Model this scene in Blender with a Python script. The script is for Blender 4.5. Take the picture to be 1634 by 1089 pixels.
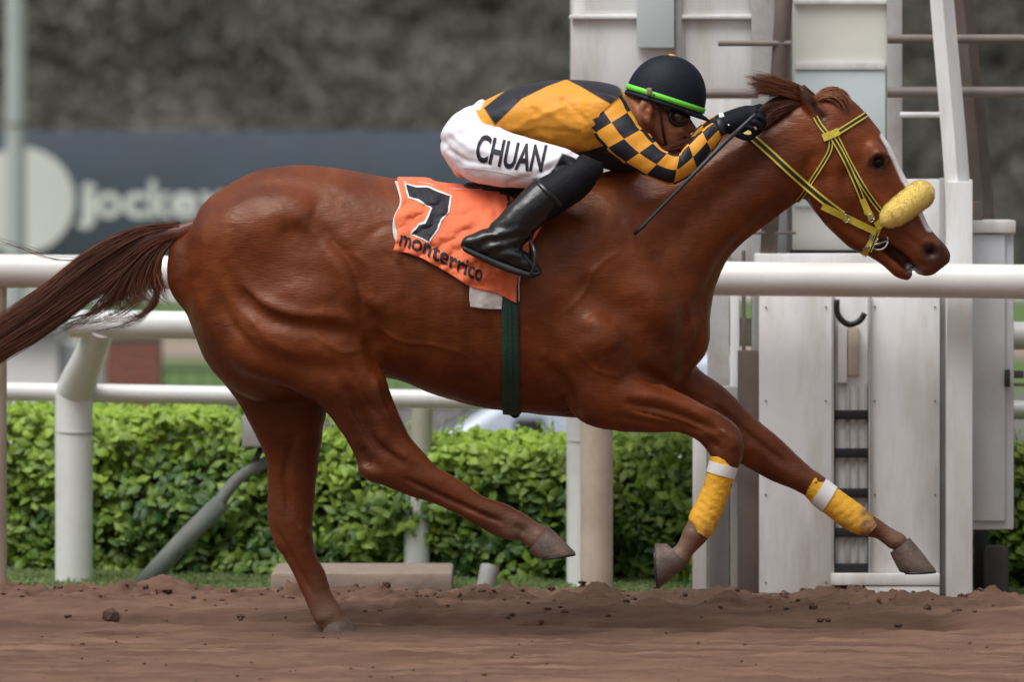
import bpy, bmesh, math, random
import numpy as np
from mathutils import Vector, Matrix
from mathutils.bvhtree import BVHTree

S = bpy.context.scene
C = S.collection
for o in list(bpy.data.objects):
    bpy.data.objects.remove(o)
random.seed(7)
rng = np.random.default_rng(7)

# ------------------------------------------------------------------ camera
CAM_H, CAM_D, FPX = 1.57, 25.0, 12500.0          # eye height, metres to the horse, focal length in photo pixels
HOR = 230.0
cam_d = bpy.data.cameras.new('camera')
cam = bpy.data.objects.new('camera', cam_d)
C.objects.link(cam)
cam.location = (0, -CAM_D, CAM_H)
cam.rotation_euler = (math.radians(90), 0, 0)
cam_d.sensor_width = 36
cam_d.lens = 36 * FPX / 1634
cam_d.shift_y = -(544.5 - HOR) / 1634
cam_d.clip_start = 1
cam_d.clip_end = 2500
cam_d.dof.use_dof = True
cam_d.dof.focus_distance = CAM_D - 0.1
cam_d.dof.aperture_fstop = 3.6
S.camera = cam

# ------------------------------------------------------------------ light
world = bpy.data.worlds.new('World')
S.world = world
world.use_nodes = True
wn = world.node_tree
wn.nodes.clear()
sky = wn.nodes.new('ShaderNodeTexSky')
sky.sky_type = 'NISHITA'
sky.sun_disc = False
SUN_EL, SUN_AZ = math.radians(63), math.radians(222)
sky.sun_elevation = SUN_EL
sky.sun_rotation = SUN_AZ
sky.air_density = 1.0
sky.dust_density = 4.0
hs = wn.nodes.new('ShaderNodeHueSaturation')
hs.inputs['Saturation'].default_value = 0.22
hs.inputs['Value'].default_value = 1.0
bg = wn.nodes.new('ShaderNodeBackground')
bg.inputs['Strength'].default_value = 0.105
wo = wn.nodes.new('ShaderNodeOutputWorld')
wn.links.new(sky.outputs[0], hs.inputs['Color'])
# an overcast sky is about three times brighter overhead than at the horizon
gtc = wn.nodes.new('ShaderNodeTexCoord'); gsp = wn.nodes.new('ShaderNodeSeparateXYZ')
gmr = wn.nodes.new('ShaderNodeMapRange'); gmx = wn.nodes.new('ShaderNodeMix')
gmx.data_type = 'RGBA'; gmx.blend_type = 'MULTIPLY'; gmx.inputs['Factor'].default_value = 1
wn.links.new(gtc.outputs['Generated'], gsp.inputs[0]); wn.links.new(gsp.outputs['Z'], gmr.inputs['Value'])
gmr.inputs['From Min'].default_value = 0; gmr.inputs['From Max'].default_value = 1
gmr.inputs['To Min'].default_value = 0.5; gmr.inputs['To Max'].default_value = 1.15
gcc = wn.nodes.new('ShaderNodeCombineColor')
for _i in range(3): wn.links.new(gmr.outputs[0], gcc.inputs[_i])
wn.links.new(hs.outputs[0], gmx.inputs['A']); wn.links.new(gcc.outputs[0], gmx.inputs['B'])
wn.links.new(gmx.outputs['Result'], bg.inputs['Color'])
wn.links.new(bg.outputs[0], wo.inputs['Surface'])
sd = bpy.data.lights.new('sun', 'SUN')
sd.energy = 1.5
sd.angle = math.radians(45)
sd.color = (1.0, 0.995, 0.98)
sun = bpy.data.objects.new('sun', sd)
C.objects.link(sun)
sdir = Vector((math.sin(SUN_AZ) * math.cos(SUN_EL), math.cos(SUN_AZ) * math.cos(SUN_EL), math.sin(SUN_EL)))
sun.rotation_euler = sdir.to_track_quat('Z', 'Y').to_euler()
S.view_settings.view_transform = 'Standard'
S.view_settings.look = 'None'
S.view_settings.exposure = 0.42
S.view_settings.gamma = 1
S.view_settings.use_curve_mapping = False

# ------------------------------------------------------------------ helpers
def P(px, py, Y=0.0):
    s = (Y + CAM_D) / FPX
    return Vector(((px - 817) * s, Y, CAM_H - (py - HOR) * s))

def XZ(v):
    """photo pixel (in the horse's plane) of world points, n x 3 -> n x 2"""
    s = FPX / (v[:, 1] + CAM_D)
    return np.stack([817 + v[:, 0] * s, HOR + (CAM_H - v[:, 2]) * s], 1)

def tag(o, label=None, cat=None, group=None, kind=None):
    if label: o['label'] = label
    if cat: o['category'] = cat
    if group: o['group'] = group
    if kind: o['kind'] = kind
    return o

def empty(name, loc, label, cat, group=None):
    o = bpy.data.objects.new(name, None)
    o.empty_display_size = 0.1
    C.objects.link(o)
    o.location = loc
    return tag(o, label, cat, group)

def adopt(o, parent):
    if parent is not None:
        o.parent = parent
        # a part sits at the world origin, so only a thing's own Empty has to be undone
        if parent.parent is None:
            o.matrix_parent_inverse = Matrix.Translation(-Vector(parent.location))

def link(name, me, mat=None, parent=None, smooth=True):
    o = bpy.data.objects.new(name, me)
    C.objects.link(o)
    if mat is not None and len(me.materials) == 0:
        me.materials.append(mat)
    if smooth:
        me.polygons.foreach_set('use_smooth', [True] * len(me.polygons))
    adopt(o, parent)
    return o

def geo_mesh(name, verts, faces):
    me = bpy.data.meshes.new(name)
    me.from_pydata([tuple(v) for v in verts], [], [tuple(f) for f in faces])
    me.update()
    return me

def obj(name, geo, mat, parent=None, smooth=True, sharp=None):
    me = geo_mesh(name, *geo)
    o = link(name, me, mat, parent, smooth)
    if sharp is not None:
        me.set_sharp_from_angle(angle=math.radians(sharp))
    return o

def join(*geos):
    V, F = [], []
    for v, f in geos:
        b = len(V)
        V += list(v)
        F += [tuple(i + b for i in q) for q in f]
    return V, F

def box(x0, x1, y0, y1, z0, z1, bev=0.0):
    if bev <= 0:
        v = [(x, y, z) for x in (x0, x1) for y in (y0, y1) for z in (z0, z1)]
        f = [(0, 1, 3, 2), (4, 6, 7, 5), (0, 4, 5, 1), (2, 3, 7, 6), (0, 2, 6, 4), (1, 5, 7, 3)]
        return v, f
    bm = bmesh.new()
    bmesh.ops.create_cube(bm, size=1)
    bmesh.ops.scale(bm, vec=(x1 - x0, y1 - y0, z1 - z0), verts=bm.verts)
    bmesh.ops.translate(bm, vec=((x0 + x1) / 2, (y0 + y1) / 2, (z0 + z1) / 2), verts=bm.verts)
    bmesh.ops.bevel(bm, geom=bm.edges[:], offset=bev, segments=2, affect='EDGES', profile=0.5)
    v = [tuple(q.co) for q in bm.verts]
    bm.verts.index_update()
    f = [tuple(q.index for q in p.verts) for p in bm.faces]
    bm.free()
    return v, f

def pbox(px0, px1, py0, py1, Y0, Y1, bev=0.0):
    """box whose front face (Y0) spans the given photo pixels"""
    a = P(px0, py1, Y0); b = P(px1, py0, Y0)
    return box(a.x, b.x, Y0, Y1, a.z, b.z, bev)

def catmull(pts, sub):
    pts = [np.array(p, float) for p in pts]
    if len(pts) < 2: return pts
    ext = [2 * pts[0] - pts[1]] + pts + [2 * pts[-1] - pts[-2]]
    out = []
    for i in range(1, len(ext) - 2):
        p0, p1, p2, p3 = ext[i - 1:i + 3]
        for k in range(sub):
            t = k / sub
            out.append(0.5 * (2 * p1 + (p2 - p0) * t + (2 * p0 - 5 * p1 + 4 * p2 - p3) * t * t + (3 * p1 - p0 - 3 * p2 + p3) * t ** 3))
    out.append(pts[-1])
    return out

def loft(st, seg=24, sub=4, pw=2.0, dome=0.35):
    """st: (x1,y1,x2,y2,Y,rd) outline point pairs in photo pixels, centre depth in m, half thickness in px"""
    st = catmull([s[:6] for s in st], sub)
    V, F = [], []
    rings = []
    for x1, y1, x2, y2, Y, rd in st:
        a, b = P(x1, y1, Y), P(x2, y2, Y)
        rings.append([(a + b) / 2, (b - a) / 2, max(rd, 0.5) / 500])
    if dome > 0:
        for end in (0, -1):
            c, u, r = rings[end]
            c2 = rings[1 if end == 0 else -2][0]
            d = (c - c2)
            if d.length < 1e-6: continue
            d.normalize()
            R = min(u.length, r) * dome / 0.35
            new = [[c + d * R * 0.45, u * 0.86, r * 0.86], [c + d * R * 0.8, u * 0.55, r * 0.55]]
            if end == 0: rings = new[::-1] + rings
            else: rings = rings + new
    e = 2.0 / pw
    for c, u, r in rings:
        for k in range(seg):
            t = 2 * math.pi * k / seg
            ct, s_ = math.cos(t), math.sin(t)
            ct = math.copysign(abs(ct) ** e, ct); s_ = math.copysign(abs(s_) ** e, s_)
            V.append(c + u * ct + Vector((0, r * s_, 0)))
    n = len(rings)
    for i in range(n - 1):
        for k in range(seg):
            k2 = (k + 1) % seg
            F.append((i * seg + k, i * seg + k2, (i + 1) * seg + k2, (i + 1) * seg + k))
    V.append(rings[0][0]); V.append(rings[-1][0])
    for k in range(seg):
        k2 = (k + 1) % seg
        F.append((n * seg, k2, k))
        F.append((n * seg + 1, (n - 1) * seg + k, (n - 1) * seg + k2))
    return V, F

def ell(cx, cy, Y, rx, ry, rd, ang=0, n=16):
    V, F = [], []
    c = P(cx, cy, Y)
    ca, sa = math.cos(math.radians(ang)), math.sin(math.radians(ang))
    m = n * 2
    for i in range(1, n):
        ph = math.pi * i / n
        for k in range(m):
            th = 2 * math.pi * k / m
            x, z, y = math.sin(ph) * math.cos(th) * rx, math.cos(ph) * ry, math.sin(ph) * math.sin(th) * rd
            V.append(c + Vector(((x * ca - z * sa) / 500, y / 500, (x * sa + z * ca) / 500)))
    for i in range(n - 2):
        for k in range(m):
            k2 = (k + 1) % m
            F.append((i * m + k, (i + 1) * m + k, (i + 1) * m + k2, i * m + k2))
    t = Vector((-ry * sa, 0, ry * ca)) / 500
    V.append(c + t); V.append(c - t)
    N = (n - 1) * m
    for k in range(m):
        k2 = (k + 1) % m
        F.append((N, k, k2)); F.append((N + 1, (n - 2) * m + k2, (n - 2) * m + k))
    return V, F

def tube(pts, r, seg=12, sub=1, caps=True, ratio=1.0):
    """tube along 3D points, r scalar or list"""
    pts = [np.array(tuple(p), float) for p in pts]
    rs = r if isinstance(r, (list, tuple)) else [r] * len(pts)
    if sub > 1:
        q = catmull([np.append(p, rr) for p, rr in zip(pts, rs)], sub)
        pts = [a[:3] for a in q]; rs = [a[3] for a in q]
    V, F = [], []
    n = len(pts)
    prev = None
    for i in range(n):
        t = pts[min(i + 1, n - 1)] - pts[max(i - 1, 0)]
        t = t / (np.linalg.norm(t) + 1e-9)
        if prev is None:
            up = np.array((0, 1, 0)) if abs(t[1]) < 0.8 else np.array((1, 0, 0))
            a = np.cross(t, up)
        else:
            a = prev - t * np.dot(prev, t)
        a /= np.linalg.norm(a) + 1e-9
        prev = a
        b = np.cross(t, a)
        for k in range(seg):
            th = 2 * math.pi * k / seg
            V.append(pts[i] + rs[i] * (a * math.cos(th) + b * math.sin(th) * ratio))
    for i in range(n - 1):
        for k in range(seg):
            k2 = (k + 1) % seg
            F.append((i * seg + k, i * seg + k2, (i + 1) * seg + k2, (i + 1) * seg + k))
    if caps:
        F.append(tuple(range(seg))[::-1])
        F.append(tuple((n - 1) * seg + k for k in range(seg)))
    return V, F

def fused(name, geos, voxel, smooth=4, factor=0.5):
    """many overlapping solids grown together into one continuous skin"""
    me = geo_mesh('tmp', *join(*geos))
    o = bpy.data.objects.new('tmp', me)
    C.objects.link(o)
    m = o.modifiers.new('r', 'REMESH'); m.mode = 'VOXEL'; m.voxel_size = voxel; m.adaptivity = 0
    s = o.modifiers.new('s', 'SMOOTH'); s.iterations = smooth; s.factor = factor
    dg = bpy.context.evaluated_depsgraph_get()
    dg.update()
    out = bpy.data.meshes.new_from_object(o.evaluated_get(dg))
    bpy.data.objects.remove(o)
    bpy.data.meshes.remove(me)
    out.name = name
    out.materials.clear()
    return out

def coords(me):
    a = np.empty(len(me.vertices) * 3, 'f4'); me.vertices.foreach_get('co', a)
    return a.reshape(-1, 3).astype(float)

def normals(me):
    a = np.empty(len(me.vertices) * 3, 'f4'); me.vertices.foreach_get('normal', a)
    return a.reshape(-1, 3).astype(float)

def pdist(q, pts):
    """distance of q (n x 2) from a polyline; also the position along it 0..1"""
    pts = [np.array(p, float) for p in pts]
    if len(pts) == 1:
        return np.linalg.norm(q - pts[0], axis=1), np.zeros(len(q)) + 0.5
    best = np.full(len(q), 1e9); tt = np.zeros(len(q))
    n = len(pts) - 1
    for i in range(n):
        a, b = pts[i], pts[i + 1]
        d = b - a
        t = np.clip(((q - a) @ d) / (d @ d + 1e-9), 0, 1)
        r = np.linalg.norm(q - (a + t[:, None] * d), axis=1)
        m = r < best
        best[m] = r[m]; tt[m] = (i + t[m]) / n
    return best, tt

def sculpt(me, strokes):
    """strokes: (points px, width px, height px, ymin, ymax): ridges (+) and furrows (-)"""
    for pts, w, h, y0, y1 in strokes:
        co = coords(me)
        nr = normals(me)
        q = XZ(co)
        if len(pts) > 2:
            pts = [tuple(p) for p in catmull([np.array(p, float) for p in pts], 4)]
        d, t = pdist(q, pts)
        k = np.exp(-(d / w) ** 2) * (h / 500)
        if len(pts) > 1:
            k *= 0.35 + 0.65 * np.clip(np.minimum(t, 1 - t) * 6, 0, 1)
        k *= np.clip(np.abs(nr[:, 1]) * 2.2 - 0.1, 0, 1)
        k[(co[:, 1] < y0) | (co[:, 1] > y1)] = 0
        co = co + nr * k[:, None]
        me.vertices.foreach_set('co', co.astype('f4').ravel())
        me.update()

def inpoly(q, poly):
    x, y = q[:, 0], q[:, 1]
    r = np.zeros(len(q), bool)
    n = len(poly)
    for i in range(n):
        x1, y1 = poly[i]; x2, y2 = poly[(i + 1) % n]
        if y1 == y2: continue
        c = ((y1 > y) != (y2 > y)) & (x < (x2 - x1) * (y - y1) / (y2 - y1) + x1)
        r ^= c
    return r

def soft(q, poly, blur):
    ins = inpoly(q, poly)
    d, _ = pdist(q, list(poly) + [poly[0]])
    sd_ = np.where(ins, d, -d)
    return np.clip(0.5 + sd_ / (2 * max(blur, 1e-3)), 0, 1)

def set_color(me, col, name='Col'):
    at = me.color_attributes.new(name, 'FLOAT_COLOR', 'POINT')
    c = np.ones((len(me.vertices), 4), 'f4'); c[:, :3] = col
    at.data.foreach_set('color', c.ravel())

def vnoise(x, y, seed=0):
    r = np.random.default_rng(seed).random((256, 256))
    xi, yi = np.floor(x).astype(int), np.floor(y).astype(int)
    fx, fy = x - xi, y - yi
    fx = fx * fx * (3 - 2 * fx); fy = fy * fy * (3 - 2 * fy)
    a = r[xi % 256, yi % 256]; b = r[(xi + 1) % 256, yi % 256]
    c = r[xi % 256, (yi + 1) % 256]; d = r[(xi + 1) % 256, (yi + 1) % 256]
    return (a * (1 - fx) + b * fx) * (1 - fy) + (c * (1 - fx) + d * fx) * fy - 0.5

def fbm(x, y, o=4, seed=0, g=0.5):
    s = 0; a = 1.0
    for i in range(o):
        s = s + a * vnoise(x * 2 ** i + 17.3 * i, y * 2 ** i + 5.1 * i, seed + i); a *= g
    return s

# ------------------------------------------------------------------ materials
def mat(name, col, rough=0.6, var=0.12, scale=20, bump=0.0, bscale=60, spec=0.5, metal=0.0, attr=None,
        sheen=0.0, coat=0.0, stain=None, stain_amt=0.0, stain_scale=3.0, stretch=None, trans=0.0, alpha=None):
    m = bpy.data.materials.new(name)
    m.use_nodes = True
    nt = m.node_tree
    N, L = nt.nodes, nt.links
    b = N['Principled BSDF']
    tc = N.new('ShaderNodeTexCoord')
    mp = N.new('ShaderNodeMapping')
    L.new(tc.outputs['Object'], mp.inputs['Vector'])
    if stretch: mp.inputs['Scale'].default_value = stretch
    nz = N.new('ShaderNodeTexNoise'); nz.inputs['Scale'].default_value = scale; nz.inputs['Detail'].default_value = 6
    L.new(mp.outputs[0], nz.inputs['Vector'])
    mr = N.new('ShaderNodeMapRange')
    mr.inputs['From Min'].default_value = 0.25; mr.inputs['From Max'].default_value = 0.75
    mr.inputs['To Min'].default_value = 1 - var; mr.inputs['To Max'].default_value = 1 + var
    L.new(nz.outputs['Fac'], mr.inputs['Value'])
    mx = N.new('ShaderNodeMix'); mx.data_type = 'RGBA'; mx.blend_type = 'MULTIPLY'; mx.inputs['Factor'].default_value = 1
    if attr:
        ca = N.new('ShaderNodeVertexColor'); ca.layer_name = attr
        L.new(ca.outputs['Color'], mx.inputs['A'])
    else:
        mx.inputs['A'].default_value = (*col, 1)
    cc = N.new('ShaderNodeCombineColor')
    for i in range(3): L.new(mr.outputs[0], cc.inputs[i])
    L.new(cc.outputs[0], mx.inputs['B'])
    out = mx.outputs['Result']
    if stain:
        n2 = N.new('ShaderNodeTexNoise'); n2.inputs['Scale'].default_value = stain_scale; n2.inputs['Detail'].default_value = 8
        n2.inputs['Roughness'].default_value = 0.65
        L.new(mp.outputs[0], n2.inputs['Vector'])
        r2 = N.new('ShaderNodeMapRange'); r2.inputs['From Min'].default_value = 0.45; r2.inputs['From Max'].default_value = 0.72
        r2.inputs['To Max'].default_value = stain_amt
        L.new(n2.outputs['Fac'], r2.inputs['Value'])
        m2 = N.new('ShaderNodeMix'); m2.data_type = 'RGBA'
        L.new(r2.outputs[0], m2.inputs['Factor']); L.new(out, m2.inputs['A']); m2.inputs['B'].default_value = (*stain, 1)
        out = m2.outputs['Result']
    L.new(out, b.inputs['Base Color'])
    b.inputs['Roughness'].default_value = rough
    b.inputs['Specular IOR Level'].default_value = spec
    b.inputs['Metallic'].default_value = metal
    b.inputs['Sheen Weight'].default_value = sheen
    b.inputs['Coat Weight'].default_value = coat
    b.inputs['Coat Roughness'].default_value = 0.15
    b.inputs['Transmission Weight'].default_value = trans
    if bump > 0:
        n3 = N.new('ShaderNodeTexNoise'); n3.inputs['Scale'].default_value = bscale; n3.inputs['Detail'].default_value = 5
        L.new(mp.outputs[0], n3.inputs['Vector'])
        bp = N.new('ShaderNodeBump'); bp.inputs['Strength'].default_value = bump; bp.inputs['Distance'].default_value = 0.01
        L.new(n3.outputs['Fac'], bp.inputs['Height'])
        L.new(bp.outputs[0], b.inputs['Normal'])
    return m

M = {}
M['coat'] = mat('chestnut_coat', None, rough=0.40, var=0.28, scale=9, bump=0.30, bscale=55, spec=0.5, attr='Col', sheen=0.05)
def coat_mat():
    m = mat('chestnut_coat', None, rough=0.4, var=0.22, scale=7, attr='Col', spec=0.42)
    nt = m.node_tree; N, L = nt.nodes, nt.links
    b = N['Principled BSDF']
    b.inputs['Specular Tint'].default_value = (1.0, 0.80, 0.68, 1)
    tc = N.new('ShaderNodeTexCoord')
    # patches of sweat and dry coat change the gloss
    n1 = N.new('ShaderNodeTexNoise'); n1.inputs['Scale'].default_value = 6.5; n1.inputs['Detail'].default_value = 7; n1.inputs['Roughness'].default_value = 0.6
    L.new(tc.outputs['Object'], n1.inputs['Vector'])
    mr = N.new('ShaderNodeMapRange'); mr.inputs['From Min'].default_value = 0.36; mr.inputs['From Max'].default_value = 0.64
    mr.inputs['To Min'].default_value = 0.30; mr.inputs['To Max'].default_value = 0.52
    L.new(n1.outputs['Fac'], mr.inputs['Value']); L.new(mr.outputs[0], b.inputs['Roughness'])
    # short hair lying along the body
    mp = N.new('ShaderNodeMapping'); mp.inputs['Scale'].default_value = (38, 60, 190); mp.inputs['Rotation'].default_value = (0, math.radians(24), 0)
    L.new(tc.outputs['Object'], mp.inputs['Vector'])
    n2 = N.new('ShaderNodeTexNoise'); n2.inputs['Scale'].default_value = 1.0; n2.inputs['Detail'].default_value = 4
    L.new(mp.outputs[0], n2.inputs['Vector'])
    bp = N.new('ShaderNodeBump'); bp.inputs['Strength'].default_value = 0.16; bp.inputs['Distance'].default_value = 0.01
    L.new(n2.outputs['Fac'], bp.inputs['Height']); 
    n3 = N.new('ShaderNodeTexNoise'); n3.inputs['Scale'].default_value = 22; n3.inputs['Detail'].default_value = 3
    L.new(tc.outputs['Object'], n3.inputs['Vector'])
    b2 = N.new('ShaderNodeBump'); b2.inputs['Strength'].default_value = 0.16; b2.inputs['Distance'].default_value = 0.01
    L.new(n3.outputs['Fac'], b2.inputs['Height']); L.new(bp.outputs[0], b2.inputs['Normal'])
    L.new(b2.outputs[0], b.inputs['Normal'])
    return m
M['coat'] = coat_mat()
M['hair'] = mat('horse_hair', (0.10, 0.028, 0.012), rough=0.5, var=0.5, scale=30, spec=0.4)
M['tail_hair'] = mat('tail_hair', (0.055, 0.017, 0.009), rough=0.5, var=0.8, scale=14, spec=0.4)
M['hoof'] = mat('hoof_horn', (0.125, 0.088, 0.072), rough=0.55, var=0.35, scale=30, bump=0.3, bscale=80, stain=(0.20, 0.125, 0.09), stain_amt=0.7, stain_scale=14)
M['eye'] = mat('eye_dark', (0.003, 0.002, 0.002), rough=0.10, var=0, spec=0.3)
M['shirt'] = mat('silk_shirt', None, rough=0.55, var=0.07, scale=30, bump=0.25, bscale=22, attr='Col', sheen=0.1, spec=0.35)
M['white_cloth'] = mat('white_breeches', None, attr='Col', rough=0.6, var=0.04, scale=20, bump=0.35, bscale=16, spec=0.3)
M['navy'] = mat('navy_cloth', (0.006, 0.0065, 0.010), spec=0.2, rough=0.65, var=0.2, scale=40, bump=0.2, bscale=60)
M['boot'] = mat('black_boot_leather', (0.006, 0.0065, 0.007), rough=0.22, var=0.3, scale=30, bump=0.2, bscale=26, spec=0.5, coat=0.15)
M['sole'] = mat('boot_sole', (0.02, 0.02, 0.02), rough=0.6)
M['glove'] = mat('black_glove', (0.006, 0.007, 0.012), spec=0.2, rough=0.7, bump=0.3, bscale=120)
M['skin'] = mat('brown_skin', (0.22, 0.085, 0.045), rough=0.45, var=0.18, scale=40, bump=0.1, bscale=90, spec=0.45, attr='Col')
M['helmet'] = mat('navy_helmet', (0.007, 0.009, 0.018), spec=0.25, rough=0.6, var=0.2, scale=60, bump=0.15, bscale=200)
M['lime'] = mat('lime_band', (0.16, 0.72, 0.05), rough=0.5, var=0.05)
M['yellow_tip'] = mat('yellow_button', (0.75, 0.33, 0.03), rough=0.6)
M['goggle'] = mat('goggle_frame', (0.012, 0.012, 0.012), rough=0.3)
M['lens'] = mat('goggle_lens', (0.05, 0.028, 0.02), rough=0.08, spec=0.7)
M['orange'] = mat('orange_cloth', (0.86, 0.185, 0.075), rough=0.7, var=0.08, scale=12, bump=0.3, bscale=40, sheen=0.15, spec=0.3)
M['lining'] = mat('white_lining', (0.62, 0.58, 0.53), rough=0.8, var=0.1, bump=0.3, bscale=40)
M['print_black'] = mat('black_print', (0.014, 0.013, 0.022), rough=0.7, var=0.2, scale=80)
M['print_white'] = mat('white_print', (0.8, 0.8, 0.8), rough=0.7, var=0.05)
M['girth'] = mat('green_girth', (0.010, 0.050, 0.034), rough=0.6, var=0.15, scale=60, bump=0.3, bscale=150)
M['bandage'] = mat('yellow_bandage', None, rough=0.75, var=0.10, scale=40, bump=0.5, bscale=50, attr='Col')
M['fleece'] = mat('yellow_fleece', (0.93, 0.72, 0.20), rough=0.9, var=0.06, scale=120, bump=0.1, bscale=160, sheen=0.8, spec=0.05)
M['metal'] = mat('bit_metal', (0.45, 0.45, 0.46), rough=0.25, metal=0.9, var=0.1)
M['dark_metal'] = mat('stirrup_metal', (0.06, 0.06, 0.065), rough=0.3, metal=0.5, var=0.1)
M['strap_yellow'] = mat('yellow_strap', (0.62, 0.50, 0.05), rough=0.5, var=0.08, scale=60, bump=0.1, bscale=100)
M['whip'] = mat('grey_whip', (0.025, 0.028, 0.034), rough=0.45, var=0.2, scale=60)
M['saddle'] = mat('saddle_leather', (0.012, 0.011, 0.011), rough=0.4)
M['foam'] = mat('white_foam', (0.6, 0.6, 0.62), rough=0.4)

def strap_mat():
    m = bpy.data.materials.new('yellow_black_webbing')
    m.use_nodes = True
    N, L = m.node_tree.nodes, m.node_tree.links
    b = N['Principled BSDF']
    uv = N.new('ShaderNodeUVMap'); uv.uv_map = 'UVMap'
    sp = N.new('ShaderNodeSeparateXYZ'); L.new(uv.outputs[0], sp.inputs[0])
    a = N.new('ShaderNodeMath'); a.operation = 'SUBTRACT'; a.inputs[1].default_value = 0.5; L.new(sp.outputs['Y'], a.inputs[0])
    c = N.new('ShaderNodeMath'); c.operation = 'ABSOLUTE'; L.new(a.outputs[0], c.inputs[0])
    d = N.new('ShaderNodeMath'); d.operation = 'LESS_THAN'; d.inputs[1].default_value = 0.24; L.new(c.outputs[0], d.inputs[0])
    mx = N.new('ShaderNodeMix'); mx.data_type = 'RGBA'
    L.new(d.outputs[0], mx.inputs['Factor'])
    mx.inputs['A'].default_value = (0.66, 0.52, 0.05, 1); mx.inputs['B'].default_value = (0.015, 0.015, 0.018, 1)
    L.new(mx.outputs['Result'], b.inputs['Base Color'])
    b.inputs['Roughness'].default_value = 0.55
    return m
M['webbing'] = strap_mat()

def checker_mat():
    m = bpy.data.materials.new('checked_sleeve_silk')
    m.use_nodes = True
    N, L = m.node_tree.nodes, m.node_tree.links
    b = N['Principled BSDF']
    uv = N.new('ShaderNodeUVMap'); uv.uv_map = 'UVMap'
    ck = N.new('ShaderNodeTexChecker'); ck.inputs['Scale'].default_value = 1.0
    L.new(uv.outputs[0], ck.inputs['Vector'])
    ck.inputs['Color1'].default_value = (0.78, 0.335, 0.03, 1); ck.inputs['Color2'].default_value = (0.010, 0.010, 0.018, 1)
    L.new(ck.outputs['Color'], b.inputs['Base Color'])
    tc = N.new('ShaderNodeTexCoord')
    nz = N.new('ShaderNodeTexNoise'); nz.inputs['Scale'].default_value = 24; L.new(tc.outputs['Object'], nz.inputs['Vector'])
    bp = N.new('ShaderNodeBump'); bp.inputs['Strength'].default_value = 0.3; bp.inputs['Distance'].default_value = 0.01
    L.new(nz.outputs['Fac'], bp.inputs['Height']); L.new(bp.outputs[0], b.inputs['Normal'])
    b.inputs['Roughness'].default_value = 0.55
    b.inputs['Specular IOR Level'].default_value = 0.35
    return m
M['checks'] = checker_mat()

M['rail'] = mat('white_rail_plastic', (0.78, 0.765, 0.73), rough=0.4, var=0.05, scale=4, stain=(0.42, 0.35, 0.28), stain_amt=0.35, stain_scale=5, stretch=(0.4, 1, 1))
M['post'] = mat('white_post_plastic', (0.76, 0.77, 0.76), rough=0.42, var=0.05, scale=6, stain=(0.45, 0.40, 0.34), stain_amt=0.25, stain_scale=9)
M['dusty_post'] = mat('dusty_beige_post', (0.50, 0.42, 0.34), rough=0.7, var=0.1, scale=6, stain=(0.34, 0.25, 0.18), stain_amt=0.6, stain_scale=8)
M['tower'] = mat('white_painted_boards', (0.78, 0.785, 0.785), rough=0.6, var=0.05, scale=5, bump=0.1, bscale=30, stain=(0.46, 0.40, 0.33), stain_amt=0.75, stain_scale=4.0, stretch=(1.6, 1.6, 0.3))
M['tower_grey'] = mat('grey_painted_steel', (0.42, 0.42, 0.415), rough=0.6, var=0.12, scale=5, stain=(0.20, 0.14, 0.10), stain_amt=0.6, stain_scale=5)
M['rust'] = mat('rusty_brown_steel', (0.13, 0.10, 0.085), rough=0.8, var=0.25, scale=9)
M['pipe'] = mat('weathered_pipe', (0.20, 0.165, 0.145), rough=0.6, var=0.2, scale=9)
M['black'] = mat('black_paint', (0.012, 0.012, 0.014), rough=0.5)
M['glass'] = mat('frosted_green_glass', (0.80, 0.80, 0.72), rough=0.25, var=0.06, scale=3, spec=0.6)
M['glass_blue'] = mat('frosted_blue_glass', (0.62, 0.70, 0.71), rough=0.25, var=0.06, scale=3, spec=0.6)
M['cabinet'] = mat('grey_cabinet_paint', (0.60, 0.62, 0.65), rough=0.5, var=0.05, scale=6, stain=(0.35, 0.3, 0.26), stain_amt=0.3, stain_scale=4)
M['sign'] = mat('slate_blue_board', (0.085, 0.105, 0.145), rough=0.5, var=0.08, scale=3, stain=(0.09, 0.10, 0.12), stain_amt=0.4, stain_scale=2)
M['sign_white'] = mat('sign_white_paint', (0.82, 0.80, 0.78), rough=0.5, var=0.06, scale=2)
M['sign_grey'] = mat('sign_grey_print', (0.38, 0.38, 0.37), rough=0.5, var=0.1, scale=2)
M['lamp'] = mat('grey_lamp_pole', (0.48, 0.49, 0.50), rough=0.5, var=0.08, scale=3)
M['brick'] = mat('red_brick', (0.27, 0.10, 0.065), rough=0.85, var=0.3, scale=2.5, bump=0.3, bscale=50)
M['mortar'] = mat('mortar', (0.30, 0.25, 0.21), rough=0.9)
M['fence_black'] = mat('dark_fence_steel', (0.03, 0.035, 0.035), rough=0.5)
M['car'] = mat('silver_blue_car_paint', (0.66, 0.72, 0.82), rough=0.25, metal=0.0, var=0.03, spec=0.6, coat=0.5)
M['car_glass'] = mat('car_glass', (0.55, 0.60, 0.68), rough=0.06, var=0.03, spec=0.9)
M['rubber'] = mat('rubber', (0.018, 0.018, 0.018), rough=0.8)
M['brace'] = mat('greenish_steel_brace', (0.14, 0.165, 0.145), rough=0.7, var=0.2, scale=8, stain=(0.18, 0.14, 0.11), stain_amt=0.6, stain_scale=6)
M['box_grey'] = mat('pale_grey_box', (0.36, 0.36, 0.35), rough=0.6, var=0.1)
M['concrete'] = mat('dusty_concrete', (0.30, 0.235, 0.19), rough=0.9, var=0.2, scale=10, bump=0.3, bscale=40)
M['asphalt'] = mat('grey_road', (0.13, 0.125, 0.12), rough=0.9, var=0.15, scale=3)
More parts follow.
